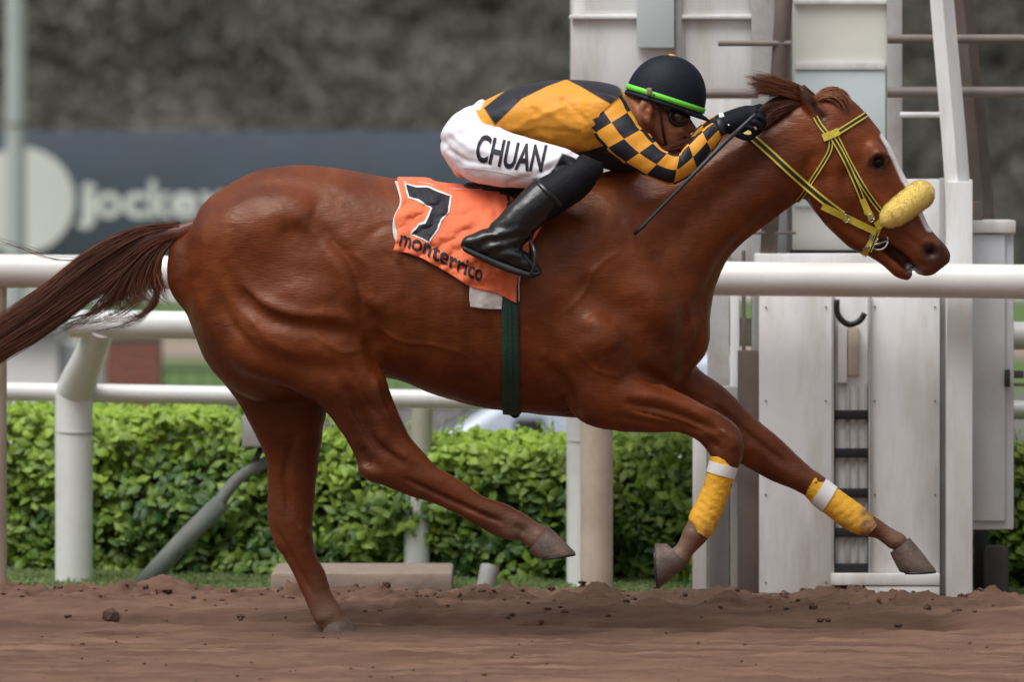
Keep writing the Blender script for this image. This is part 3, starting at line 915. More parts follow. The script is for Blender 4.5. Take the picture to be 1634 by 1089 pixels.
# brick pillar
DB = 22.0
sb = (DB + 25) / FPX
bp_ = empty('brick_pillar', (P(210, 700, DB).x, DB, -1.12), 'red brick gate pillar beyond the hedge left of the horse', 'pillar')
a, b = P(168, 540, DB), P(256, 540, DB)
obj('core', box(a.x + .004, b.x - .004, DB + 0.006, DB + 0.33, -1.3, a.z - 0.005), M['mortar'], bp_, False)
brick_me = None
z = -1.12; row = 0
while z < a.z - 0.05:
    cuts = [0, 0.5, 1.0] if row % 2 else [0, 0.26, 0.76, 1.0]
    for i in range(len(cuts) - 1):
        x0 = a.x + (b.x - a.x) * cuts[i] + 0.004; x1 = a.x + (b.x - a.x) * cuts[i + 1] - 0.004
        if brick_me is None:
            brick_me = geo_mesh('brick', *box(0, 1, 0, 1, 0, 1)); brick_me.materials.append(M['brick'])
        o = bpy.data.objects.new('brick', brick_me); C.objects.link(o)
        adopt(o, bp_)
        o.location = (x0, DB - 0.004 * random.random(), z); o.scale = (x1 - x0, 0.34, 0.058)
    z += 0.068; row += 1
obj('cap', box(a.x - .02, b.x + .02, DB - 0.02, DB + 0.36, a.z - 0.004, a.z + 0.04, 0.006), M['concrete'], bp_, sharp=40)

# small white hut
hb = empty('gate_hut', (P(70, 600, DB + 1).x, DB + 1.5, -1.1), 'small pale hut with grey shutter beyond the hedge at left', 'hut')
obj('wall', pbox(-60, 92, 534, 1030, DB + 1, DB + 2.5, 0.01), M['sign_white'], hb, sharp=40)
obj('shutter', pbox(94, 165, 545, 900, DB + 1.1, DB + 1.2, 0.004), M['lamp'], hb, sharp=40)
for i in range(9):
    obj('shutter_slat', pbox(95, 164, 548 + i * 17, 562 + i * 17, DB + 1.08, DB + 1.1, 0.002), M['lamp'], hb, sharp=40)
obj('roof', pbox(-66, 98, 522, 534, DB + 0.9, DB + 2.6, 0.006), M['lamp'], hb, sharp=40)
obj('base_panel', pbox(168, 246, 655, 1000, DB - 0.04, DB - 0.015, 0.003), M['rust'], bp_, sharp=40)

# dark picket fence
DF = 23.5
fn = empty('picket_fence', (P(340, 590, DF).x, DF, -1.1), 'thin dark metal picket fence across the lawn beyond the hedge', 'fence')
for py in (590, 648):
    obj('fence_rail', tube([P(-300, py, DF), P(1200, py, DF)], 0.012, 8), M['fence_black'], fn)
pick = None
for i in range(56):
    px = -290 + i * 26.5
    a = P(px, 590, DF)
    if pick is None:
        pick = geo_mesh('picket', *tube([(0, 0, -1.9), (0, 0, 0)], 0.0045, 5)); pick.materials.append(M['fence_black'])
    o = bpy.data.objects.new('picket', pick); C.objects.link(o); adopt(o, fn); o.location = a

# car on the sunk road behind the hedge
DC = 19.0
def cp(px, py, y): return P(px, py, y)
car = empty('parked_car', (P(1100, 800, DC + .8).x, DC + 0.8, -1.13), 'silver blue car facing left behind the hedge, under the belly of the horse', 'car')
sc_ = (DC + 25) / FPX
x_c = P(700, 700, DC).x               # foot of the windscreen
def cx_(m): return x_c + m
zg = -1.13
prof_low = [(-1.05, 0.28), (-1.08, 0.62), (-0.95, 0.86), (0.0, 1.03), (0.05, 1.05), (2.75, 1.08), (3.15, 1.02), (3.2, 0.6), (3.15, 0.28)]
def extr(prof, y0, y1, inset=0.0):
    V, F = [], []
    n_ = len(prof)
    for yy, s_ in ((y0, inset), (y0 + 0.08, 0), (y1 - 0.08, 0), (y1, inset)):
        for (x, z) in prof:
            V.append((cx_(x + (s_ if x < 1 else -s_)), yy, zg + z - s_ * 0.6))
    for k in range(3):
        for i in range(n_):
            j = (i + 1) % n_
            F.append((k * n_ + i, k * n_ + j, (k + 1) * n_ + j, (k + 1) * n_ + i))
    F.append(tuple(range(n_))[::-1]); F.append(tuple(3 * n_ + i for i in range(n_)))
    return V, F
obj('body', extr(prof_low, DC, DC + 1.65, 0.03), M['car'], car, sharp=35)
prof_top = [(0.0, 1.03), (0.62, 1.43), (0.95, 1.5), (2.0, 1.5), (2.5, 1.38), (2.9, 1.07)]
obj('cabin', extr(prof_top, DC + 0.12, DC + 1.53, 0.06), M['car'], car, sharp=35)
V = [(cx_(0.03), DC + 0.22, zg + 1.06), (cx_(0.60), DC + 0.26, zg + 1.425), (cx_(0.60), DC + 1.39, zg + 1.425), (cx_(0.03), DC + 1.43, zg + 1.06)]
V = [(x - 0.012, y, z + 0.012) for x, y, z in V]
obj('windscreen', (V + [(x + .006, y, z - .006) for x, y, z in V], [(0, 1, 2, 3), (7, 6, 5, 4), (0, 4, 5, 1), (1, 5, 6, 2), (2, 6, 7, 3), (3, 7, 4, 0)]), M['car_glass'], car, False)
for x0, x1, x2, x3 in ((0.20, 0.68, 1.12, 1.12), (1.2, 1.2, 1.95, 2.35)):
    V = [(cx_(x0), DC + 0.108, zg + 1.1), (cx_(x1), DC + 0.122, zg + 1.40), (cx_(x2), DC + 0.122, zg + 1.42), (cx_(x3), DC + 0.108, zg + 1.1)]
    obj('side_window', (V + [(x, y + 0.006, z) for x, y, z in V], [(0, 1, 2, 3), (7, 6, 5, 4), (0, 4, 5, 1), (1, 5, 6, 2), (2, 6, 7, 3), (3, 7, 4, 0)]), M['car_glass'], car, False)
obj('mirror', box(cx_(0.42), cx_(0.60), DC - 0.12, DC + 0.02, zg + 1.04, zg + 1.16, 0.02), M['black'], car, sharp=40)
obj('wiper', tube([(cx_(0.05), DC + 0.3, zg + 1.11), (cx_(0.3), DC + 0.7, zg + 1.27)], 0.01, 6), M['black'], car)
for wx in (-0.45, 2.35):
    for yy in (DC - 0.01, DC + 1.5):
        wv = obj('wheel', tube([(cx_(wx), yy, zg + 0.3), (cx_(wx), yy + 0.17, zg + 0.3)], 0.3, 24), M['rubber'], car, sharp=40)
        obj('rim', tube([(cx_(wx), yy - 0.006, zg + 0.3), (cx_(wx), yy + 0.176, zg + 0.3)], 0.19, 16), M['metal'], wv, sharp=40)
for yy in (DC + 0.12, DC + 1.25):
    obj('headlight', box(cx_(-1.09), cx_(-0.98), yy, yy + 0.26, zg + 0.62, zg + 0.76, 0.02), M['car_glass'], car, sharp=40)

#==HORSE==
NEAR, FAR = -0.15, 0.13
horse = empty('galloping_horse', (P(800, 1015).x, 0, 0), 'chestnut racehorse at full gallop with white blaze and streaming tail', 'horse')
hg = []
trunk = [(302, 372, 298, 500, 0, 46), (315, 338, 314, 545, 0, 84), (340, 309, 345, 600, 0, 112), (400, 276, 405, 640, 0, 130), (460, 263, 470, 640, 0, 138), (530, 266, 540, 620, 0, 138),
         (610, 281, 618, 603, 0, 136), (690, 291, 700, 634, 0, 144), (780, 299, 785, 653, 0, 148), (850, 296, 855, 662, 0, 146), (920, 285, 925, 668, 0, 136),
         (985, 276, 990, 668, 0, 122), (1040, 300, 1045, 655, 0, 108), (1074, 390, 1078, 630, 0, 82), (1090, 440, 1092, 590, 0, 52)]
hg.append(loft(trunk, 40, 5, pw=2.15))
neck = [(905, 288, 1085, 620, 0, 92), (965, 274, 1128, 560, 0, 84), (1030, 256, 1137, 490, 0, 72), (1090, 236, 1152, 432, 0, 62), (1145, 216, 1185, 392, 0, 53),
        (1195, 197, 1228, 356, 0, 46), (1240, 176, 1268, 326, 0, 43), (1282, 155, 1292, 312, 0, 43)]
hg.append(loft(neck, 32, 5))
head = [(1280, 158, 1275, 285, 0, 40), (1318, 150, 1282, 312, 0, 46), (1352, 155, 1290, 325, 0, 48), (1382, 180, 1306, 347, 0, 47), (1410, 216, 1332, 374, 0, 43),
        (1433, 258, 1362, 390, 0, 36), (1452, 297, 1386, 396, 0, 31), (1470, 334, 1408, 400, 0, 28), (1484, 364, 1430, 410, 0, 28), (1502, 385, 1452, 424, 0, 28), (1511, 397, 1468, 433, 0, 24)]
hg.append(loft(head, 28, 5, pw=2.2))
jaw = [(1340, 330, 1325, 368, 0, 36), (1378, 360, 1356, 395, 0, 28), (1404, 388, 1384, 408, 0, 22), (1424, 405, 1408, 424, 0, 20), (1442, 418, 1428, 441, 0, 20), (1452, 430, 1442, 446, 0, 17)]
hg.append(loft(jaw, 20, 4))
hg.append(ell(1488, 402, -0.030, 19, 22, 13, 20)); hg.append(ell(1488, 402, 0.030, 19, 22, 13, 20))
hg.append(ell(1474, 428, 0, 20, 12, 22, -20))      # upper lip
hg.append(ell(1338, 300, -0.055, 50, 52, 20, -40)); hg.append(ell(1338, 300, 0.055, 50, 52, 20, -40))   # cheeks
hg.append(ell(1396, 246, -0.062, 26, 16, 14, -55)); hg.append(ell(1396, 246, 0.062, 26, 16, 14, -55))   # brow
for yy, dx in ((-0.062, 0), (0.062, 6)):
    hg.append(loft([(1273 + dx, 137, 1279 + dx, 135, yy, 5), (1275 + dx, 150, 1294 + dx, 150, yy, 8), (1281 + dx, 168, 1310 + dx, 164, yy, 11), (1292 + dx, 188, 1323 + dx, 180, yy, 13), (1302 + dx, 206, 1330 + dx, 198, yy, 13)], 14, 4))
# near hind leg
hg.append(loft([(345, 450, 540, 350, -0.11, 60), (340, 520, 580, 430, -0.13, 82), (372, 590, 592, 490, -0.15, 76), (440, 612, 600, 556, -0.16, 62), (502, 640, 616, 606, -0.165, 47), (534, 676, 632, 648, -0.16, 36),
                (560, 716, 652, 694, -0.155, 29), (574, 744, 676, 722, -0.15, 27), (592, 766, 700, 748, -0.15, 25), (640, 787, 716, 757, -0.15, 20), (697, 806, 738, 770, -0.145, 16), (746, 830, 770, 791, -0.145, 15),
                (786, 854, 806, 804, -0.14, 18), (806, 862, 836, 820, -0.14, 20), (828, 862, 852, 832, -0.14, 16), (846, 876, 872, 842, -0.14, 19)], 26, 4))
# far hind leg
hg.append(loft([(330, 480, 540, 430, 0.11, 70), (338, 580, 575, 520, 0.12, 74), (374, 634, 535, 610, 0.12, 56), (400, 680, 519, 668, 0.12, 42), (421, 725, 512, 715, 0.12, 34), (428, 775, 505, 770, 0.12, 28), (427, 825, 501, 820, 0.12, 27),
                (438, 868, 500, 858, 0.12, 25), (455, 893, 505, 886, 0.12, 21), (472, 925, 518, 912, 0.12, 16), (488, 962, 530, 948, 0.12, 15), (498, 988, 546, 972, 0.12, 18), (508, 1002, 552, 984, 0.12, 16), (520, 1012, 562, 994, 0.12, 18)], 26, 4))
# near foreleg
hg.append(loft([(880, 560, 1010, 470, -0.13, 52), (896, 630, 1015, 560, -0.155, 56), (925, 672, 1025, 598, -0.165, 48), (975, 689, 1050, 610, -0.165, 40), (1030, 692, 1085, 626, -0.16, 33), (1078, 691, 1124, 647, -0.155, 28),
                (1112, 704, 1156, 664, -0.15, 26), (1130, 722, 1181, 688, -0.15, 25), (1137, 738, 1187, 724, -0.15, 24), (1138, 752, 1176, 752, -0.15, 19), (1124, 782, 1162, 792, -0.145, 16), (1108, 812, 1146, 826, -0.145, 16),
                (1096, 832, 1136, 852, -0.145, 19), (1088, 854, 1124, 868, -0.145, 17), (1080, 870, 1106, 884, -0.145, 14), (1064, 882, 1098, 900, -0.145, 19)], 26, 4))
# far foreleg
hg.append(loft([(990, 620, 1080, 540, 0.10, 60), (1060, 655, 1120, 590, 0.125, 44), (1118, 690, 1160, 622, 0.13, 37), (1168, 732, 1200, 662, 0.13, 31), (1222, 763, 1252, 708, 0.13, 27), (1268, 783, 1292, 744, 0.13, 25), (1298, 800, 1320, 765, 0.13, 21),
                (1330, 828, 1352, 792, 0.13, 17), (1356, 846, 1376, 812, 0.13, 18), (1380, 855, 1402, 829, 0.13, 20), (1400, 862, 1422, 842, 0.13, 16), (1418, 876, 1444, 854, 0.13, 19)], 26, 4))
# muscles standing out of the frame
for side in (-1, 1):
    hg.append(ell(430, 380, side * 0.15, 120, 80, 62, 12))
    hg.append(ell(490, 480, side * 0.15, 90, 74, 78, -20))
    hg.append(ell(950, 540, side * 0.13, 66, 84, 88, 20))
    hg.append(ell(1030, 480, side * 0.10, 58, 88, 74, 20))
    hg.append(ell(930, 400, side * 0.11, 86, 84, 72, 0))
hg.append(ell(816, 846, -0.14, 19, 17, 19)); hg.append(ell(1391, 842, 0.13, 18, 17, 20)); hg.append(ell(1108, 853, -0.145, 20, 17, 20)); hg.append(ell(519, 984, 0.12, 20, 18, 19))
hg.append(ell(600, 752, -0.15, 30, 20, 26, -25))    # hock
hg.append(ell(1160, 706, -0.15, 26, 24, 27, -30))   # knee
body_me = fused('body', hg, 0.0062, 7, 0.5)
def relax(me, weight, iters):
    n_ = len(me.vertices)
    e_ = np.empty(len(me.edges) * 2, 'i4'); me.edges.foreach_get('vertices', e_); e_ = e_.reshape(-1, 2)
    deg = np.bincount(e_.ravel(), minlength=n_).astype(float)
    c_ = coords(me)
    for _ in range(iters):
        av = np.stack([np.bincount(e_[:, 0], c_[e_[:, 1], k_], n_) + np.bincount(e_[:, 1], c_[e_[:, 0], k_], n_) for k_ in range(3)], 1) / deg[:, None]
        c_ = c_ + (av - c_) * weight[:, None]
    me.vertices.foreach_set('co', c_.astype('f4').ravel()); me.update()
co = coords(body_me); q = XZ(co)
wt = soft(q, [(240, 330), (300, 320), (400, 300), (600, 310), (900, 330), (1040, 300), (1200, 230), (1230, 330), (1150, 470), (1160, 560), (1100, 620), (1060, 590), (1000, 600), (900, 630), (700, 610), (600, 560), (560, 640), (480, 610), (400, 600), (310, 540), (240, 500)], 25)
relax(body_me, wt * 0.9, 60)
Y0, Y1 = -1, 0.02
G = []
def both(pts, w, h):
    k_ = 0.72 if max(p[0] for p in pts) < 1200 and h < 0 else (0.8 if max(p[0] for p in pts) < 1200 else 1.0)
    G.append((pts, w * 1.15, h * k_, -1, 1))
def nearb(pts, w, h): G.append((pts, w, h, -1, 0.0))
# hindquarters
both([(364, 412), (392, 462), (430, 490), (472, 504), (530, 505), (562, 520)], 11, 8)
both([(372, 440), (398, 485), (440, 512), (500, 524), (560, 534)], 12, -13)
both([(500, 350), (529, 384), (559, 421), (574, 460), (579, 500), (592, 540), (603, 590)], 11, -12)
both([(484, 352), (512, 386), (540, 425), (556, 462), (562, 500)], 14, 8)
both([(405, 560), (460, 580), (510, 588), (560, 590)], 13, -9)
both([(330, 520), (400, 585), (460, 618), (520, 632)], 12, 6)
both([(440, 345), (470, 338), (500, 345)], 22, 6)
both([(440, 378), (480, 372), (520, 392)], 16, -7)
both([(585, 470), (598, 486), (612, 478)], 10, 4)
both([(590, 500), (606, 520), (600, 560)], 12, -8)
both([(300, 430), (330, 470), (360, 520)], 22, -6)
# barrel and ribs
for i in range(7):
    x = 640 + i * 34
    both([(x, 440), (x - 8, 500), (x - 2, 560), (x + 18, 600)], 8, 1.8)
both([(620, 585), (700, 600), (800, 618), (890, 625)], 14, -4)
# shoulder
both([(876, 580), (896, 608), (908, 645), (918, 675)], 11, -13)
both([(860, 560), (882, 575), (900, 590)], 9, 5)
both([(940, 500), (962, 530), (980, 562)], 17, 9)
both([(985, 612), (1022, 596), (1069, 620), (1110, 642)], 10, -9)
both([(1030, 596), (1066, 612), (1095, 580), (1116, 540), (1126, 500)], 9, -8)
both([(1010, 470), (1030, 520), (1060, 560)], 16, -6)
both([(930, 440), (950, 480), (1000, 505)], 16, -7)
both([(880, 400), (900, 470), (890, 540)], 18, -6)
both([(905, 590), (925, 560), (960, 548)], 15, 6)
# neck
both([(1262, 318), (1215, 360), (1170, 410), (1132, 470), (1100, 520)], 14, -8)
both([(1240, 230), (1180, 290), (1110, 350), (1050, 400)], 20, -6)
both([(1250, 205), (1180, 245), (1100, 290), (1020, 330)], 16, 4)
both([(1040, 400), (1060, 440), (1080, 500)], 14, -5)
for i in range(5):
    nearb([(985 + i * 26, 345 + (i % 3) * 14), (1000 + i * 22, 372 + (i % 2) * 16), (1003 + i * 22, 400)], 7, -1.2)
# near forearm, knee, far forearm
nearb([(1005, 645), (1069, 657), (1138, 686)], 7, -8)
nearb([(985, 665), (1040, 676), (1105, 690)], 6, -4)
nearb([(1010, 630), (1070, 640), (1140, 668)], 8, 4)
nearb([(1150, 688), (1168, 700), (1172, 720)], 6, 4)
nearb([(1132, 702), (1146, 716)], 6, -5)
G.append(([(1130, 640), (1190, 690), (1260, 745)], 7, -5, 0.0, 1))
# near hind lower leg
nearb([(540, 600), (570, 650), (600, 700), (640, 735)], 9, -7)
nearb([(600, 690), (625, 715), (655, 735)], 7, 5)
nearb([(575, 715), (590, 745)], 8, -6)
nearb([(650, 766), (700, 790), (760, 817), (800, 834)], 3.6, -7)
nearb([(1010, 655), (1060, 668), (1120, 690)], 4, -5)
nearb([(596, 600), (606, 640), (624, 680)], 6, 4)
nearb([(560, 640), (585, 690), (612, 730)], 5, -5)
G.append(([(445, 850), (470, 900), (500, 950)], 4.5, -5, 0.02, 1))
G.append(([(470, 690), (455, 760), (462, 820)], 7, -5, 0.02, 1))
G.append(([(480, 840), (492, 858)], 6, 4, 0.02, 1))
nearb([(820, 838), (838, 852)], 6, -4)
# head
both([(1345, 255), (1380, 300), (1420, 340)], 7, 4)
both([(1332, 372), (1310, 340), (1300, 300), (1318, 262)], 8, 3)
both([(1372, 368), (1352, 330), (1348, 290), (1362, 262)], 10, -5)
both([(1384, 262), (1402, 246), (1420, 256)], 5, 5)
both([(1390, 270), (1404, 274), (1418, 266)], 5, 2)
both([(1402, 259)], 9, -9)
both([(1420, 300), (1450, 340), (1476, 372)], 8, -4)
both([(1486, 402)], 9, -16)
both([(1476, 390), (1490, 386), (1503, 396)], 5, 3)
both([(1408, 392), (1432, 408), (1452, 428), (1466, 440)], 5, -12)
both([(1300, 160), (1308, 178), (1316, 192)], 6, -8)
for pts, w_, h_ in (([(600, 520), (640, 545), (700, 552), (760, 575)], 3.5, 1.8), ([(900, 500), (930, 470), (950, 430), (990, 400)], 4, 2.2), ([(920, 560), (950, 590), (985, 600)], 3.5, 2.2),
                    ([(1060, 420), (1085, 450), (1100, 500), (1108, 540)], 4, 2.2), ([(560, 400), (590, 430), (600, 470)], 5, 2), ([(610, 400), (640, 430), (650, 470)], 6, -2.2), ([(585, 380), (612, 360), (640, 365)], 8, -2.5),
                    ([(1352, 300), (1372, 330), (1396, 350)], 3, 1.6), ([(1385, 300), (1410, 320), (1436, 352)], 3.5, 1.8), ([(1440, 372), (1462, 388), (1474, 398)], 5, -2.4), ([(1300, 240), (1290, 270), (1296, 300)], 8, -4),
                    ([(505, 535), (540, 560), (575, 560)], 5, 3), ([(395, 500), (430, 545), (480, 568)], 8, 3.5), ([(350, 470), (372, 520), (410, 560)], 8, -4.5), ([(560, 590), (585, 640), (600, 660)], 4, -4)):
    nearb(pts, w_, h_ * 0.75)
for i in range(0):
    x = 960 + i * 17
    nearb([(x, 318 + i * 5), (x + 8, 335 + i * 5), (x + 6, 352 + i * 6)], 4.5, 2.2 if i % 2 else -2.6)
sculpt(body_me, G)
# fine irregularity of skin
co = coords(body_me); nr = normals(body_me); q = XZ(co)
k = 0.0013 * fbm(q[:, 0] * 0.05, q[:, 1] * 0.07, 3, 61) + 0.0035 * fbm(q[:, 0] * 0.02 + 3, q[:, 1] * 0.03, 2, 62) + 0.0020 * fbm(q[:, 0] * 0.018, q[:, 1] * 0.02, 2, 71)
co = co + nr * k[:, None]
body_me.vertices.foreach_set('co', co.astype('f4').ravel()); body_me.update()
# coat colour
base = np.array([0.150, 0.0335, 0.0080])
col = np.tile(base, (len(co), 1))
def tint_mix(w_, c): 
    global col
    w_ = np.clip(w_, 0, 1)[:, None]; col = col * (1 - w_) + np.array(c) * w_
near = co[:, 1] < 0.02
n1 = fbm(q[:, 0] * 0.012, q[:, 1] * 0.014, 4, 81)
tint_mix(np.clip(n1 * 1.6 + 0.15, 0, 0.7), (0.078, 0.0165, 0.0055))
n2 = fbm(q[:, 0] * 0.03 + 4, q[:, 1] * 0.022, 4, 91)
tint_mix(np.clip(n2 * 1.4 - 0.1, 0, 0.5), (0.21, 0.052, 0.012))
tint_mix(soft(q, [(440, 300), (560, 310), (640, 360), (620, 480), (480, 470), (430, 380)], 50) * 0.3, (0.17, 0.045, 0.014))
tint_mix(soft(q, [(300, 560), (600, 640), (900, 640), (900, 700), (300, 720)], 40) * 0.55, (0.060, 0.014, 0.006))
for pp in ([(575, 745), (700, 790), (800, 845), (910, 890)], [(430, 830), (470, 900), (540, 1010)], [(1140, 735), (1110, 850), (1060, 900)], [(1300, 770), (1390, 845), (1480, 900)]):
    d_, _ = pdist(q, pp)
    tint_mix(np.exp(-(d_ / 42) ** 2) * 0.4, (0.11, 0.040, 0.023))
for pp, rr_ in (([(835, 860), (900, 880)], 35), ([(1070, 880), (1050, 910)], 30), ([(1100, 845), (1085, 860)], 30), ([(1430, 865), (1470, 890)], 32), ([(520, 985), (545, 1010)], 36)):
    d_, _ = pdist(q, pp)
    tint_mix(np.exp(-(d_ / rr_) ** 2) * 0.8, (0.20, 0.125, 0.09))
# blaze down the front of the face
d_, t_ = pdist(q, [(1413, 216), (1430, 250), (1446, 285), (1462, 318), (1478, 350), (1484, 362)])
wb = np.clip((10 - d_) / 4 + 0.25 * fbm(q[:, 0] * 0.08, q[:, 1] * 0.08, 2, 4), 0, 1)
tint_mix(wb * 1.2, (0.78, 0.76, 0.76))
# muzzle skin, eye rim, inner ear
d_, _ = pdist(q, [(1490, 404)]); tint_mix(np.exp(-(d_ / 24) ** 4) * 0.8, (0.035, 0.022, 0.02))
d_, _ = pdist(q, [(1488, 403)]); tint_mix(np.exp(-(d_ / 10) ** 4) * 0.9, (0.05, 0.010, 0.012))
d_, _ = pdist(q, [(1408, 390), (1432, 407), (1448, 424), (1470, 440)]); tint_mix(np.exp(-(d_ / 9) ** 2) * 0.9, (0.02, 0.012, 0.012))
d_, _ = pdist(q, [(1452, 428), (1466, 438)]); tint_mix(np.exp(-(d_ / 6) ** 2) * 0.95, (0.6, 0.58, 0.6))
d_, _ = pdist(q, [(1402, 259)]); tint_mix(np.exp(-(d_ / 17) ** 4) * 0.95, (0.010, 0.006, 0.005))
d_, _ = pdist(q, [(1280, 143), (1295, 163), (1312, 186)]); tint_mix(np.exp(-(d_ / 9) ** 2) * 0.9 * (co[:, 1] < -0.05), (0.02, 0.010, 0.008))
d_, _ = pdist(q, [(1188, 735)]); tint_mix(np.exp(-(d_ / 7) ** 4) * 0.7 * (co[:, 1] < 0), (0.35, 0.25, 0.2))
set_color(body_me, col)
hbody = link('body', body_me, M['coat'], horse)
hv = [Vector(v) for v in coords(body_me)]
hbvh = BVHTree.FromPolygons(hv, [tuple(p.vertices) for p in body_me.polygons])
eye_o = Vector((0, -CAM_D, CAM_H))
def cast(px, py, bvh=None):
    d_ = (P(px, py, 0) - eye_o).normalized()
    h = (bvh or hbvh).ray_cast(eye_o, d_, 60)
    return h[0], h[1]

for sgn in (-1, 1):
    h, nn = cast(1402, 259)
    c_ = Vector((h.x, sgn * abs(h.y) - sgn * 0.017, h.z)) if h else P(1402, 259, sgn * 0.07)
    bm = bmesh.new(); bmesh.ops.create_uvsphere(bm, u_segments=24, v_segments=16, radius=0.026)
    bmesh.ops.translate(bm, verts=bm.verts, vec=c_); me = bpy.data.meshes.new('eye'); bm.to_mesh(me); bm.free()
    link('eye', me, M['eye'], horse)

# hooves: a flared horn box closed by a flat sole
def hoof(top, sole, Y, rd_top, rd_sole):
    """top: two outline px at the coronet; sole: two px at the ground edge (heel, toe)"""
    st = []
    seg = 28
    V, F = [], []
    rows = [0, 0.25, 0.5, 0.75, 0.94, 1.0]
    for t in rows:
        a = Vector(top[0] + (0,)).lerp(Vector(sole[0] + (0,)), t); b = Vector(top[1] + (0,)).lerp(Vector(sole[1] + (0,)), t)
        A, B = P(a.x, a.y, Y), P(b.x, b.y, Y)
        c = (A + B) / 2; u = (B - A) / 2
        r = (rd_top + (rd_sole - rd_top) * t) / 500
        if t == 1.0: u = u * 0.95; r *= 0.95
        if t == 0: u = u * 0.96; r *= 0.96
        for k_ in range(seg):
            th = 2 * math.pi * k_ / seg
            ctt = math.cos(th)
            wid = 1.0 if ctt > 0 else 1.0 - 0.12 * abs(ctt)
            V.append(c + u * math.copysign(abs(ctt) ** 0.9, ctt) + Vector((0, r * math.sin(th) * wid, 0)))
    n_ = len(rows)
    for i in range(n_ - 1):
        for k_ in range(seg):
            k2 = (k_ + 1) % seg
            F.append((i * seg + k_, i * seg + k2, (i + 1) * seg + k2, (i + 1) * seg + k_))
    F.append(tuple(range(seg))[::-1]); F.append(tuple((n_ - 1) * seg + k_ for k_ in range(seg)))
    o_ = obj('hoof', (V, F), M['hoof'], horse, sharp=50)
    # shoe
    A, B = P(sole[0][0], sole[0][1], Y), P(sole[1][0], sole[1][1], Y)
    c = (A + B) / 2; u = (B - A) / 2
    nrm_ = Vector((u.z, 0, -u.x)).normalized()
    if nrm_.dot(P((sole[0][0] + sole[1][0]) / 2, (sole[0][1] + sole[1][1]) / 2, Y) - P((top[0][0] + top[1][0]) / 2, (top[0][1] + top[1][1]) / 2, Y)) < 0: nrm_ = -nrm_
    pts = [c + u * math.cos(t) * 0.9 + Vector((0, rd_sole / 500 * 0.88 * math.sin(t), 0)) + nrm_ * 0.002 for t in np.linspace(-2.5, 2.5, 18)]
    obj('horseshoe', tube(pts, 0.0045, 6), M['dark_metal'], o_)
hoof(((843, 880), (876, 840)), ((858, 892), (920, 884)), -0.14, 21, 27)
hoof(((516, 998), (556, 988)), ((512, 1020), (574, 1016)), 0.12, 20, 26)
hoof(((1064, 868), (1098, 902)), ((1044, 868), (1050, 941)), -0.145, 20, 26)
hoof(((1420, 884), (1452, 858)), ((1436, 914), (1495, 912)), 0.13, 21, 27)

# ------------------------------------------------------------------ hair
def strands(name, lines, rad, material, parent, kind=None, col=None):
    """lines: list of (k x 3) arrays of equal length"""
    L_ = np.array(lines)                    # n, k, 3
    n_, k_, _ = L_.shape
    t = np.gradient(L_, axis=1)
    t /= np.linalg.norm(t, axis=2, keepdims=True) + 1e-9
    up = np.array([0.1, 1.0, 0.15])
    a_ = np.cross(t, up); a_ /= np.linalg.norm(a_, axis=2, keepdims=True) + 1e-9
    b_ = np.cross(t, a_)
    prof = np.sin(np.linspace(0.35, 1.0, k_) * math.pi) ** 0.6
    prof = np.clip(prof, 0.04, 1)[None, :, None] * (np.array(rad)[:, None, None] if np.ndim(rad) else rad)
    ring = []
    for th in (0, 2.1, 4.2):
        ring.append(L_ + prof * (a_ * math.cos(th) + b_ * math.sin(th)))
    V = np.stack(ring, 2).reshape(-1, 3)      # n,k,3ring
    i = (np.arange(n_)[:, None, None] * k_ + np.arange(k_ - 1)[None, :, None]) * 3
    r0 = np.arange(3)[None, None, :]; r1 = (np.arange(3)[None, None, :] + 1) % 3
    F = np.stack([i + r0, i + r1, i + 3 + r1, i + 3 + r0], -1).reshape(-1, 4)
    me = bpy.data.meshes.new(name)
    me.vertices.add(len(V)); me.vertices.foreach_set('co', V.astype('f4').ravel())
    me.loops.add(len(F) * 4); me.loops.foreach_set('vertex_index', F.astype('i4').ravel())
    me.polygons.add(len(F)); me.polygons.foreach_set('loop_start', np.arange(0, len(F) * 4, 4, dtype='i4'))
    me.update(calc_edges=True)
    if col is not None:
        c = np.repeat(np.array(col), k_ * 3, axis=0)
        set_color(me, c)
    o_ = link(name, me, material, parent)
    if kind: o_['kind'] = kind
    return o_
M['strand'] = mat('streaming_hair', None, rough=0.45, var=0.25, scale=12, attr='Col', spec=0.5)
def clump(n_c, spread):
    return [(random.gauss(0, spread), random.gauss(0, spread), random.uniform(0, 6), random.random()) for _ in range(n_c)]
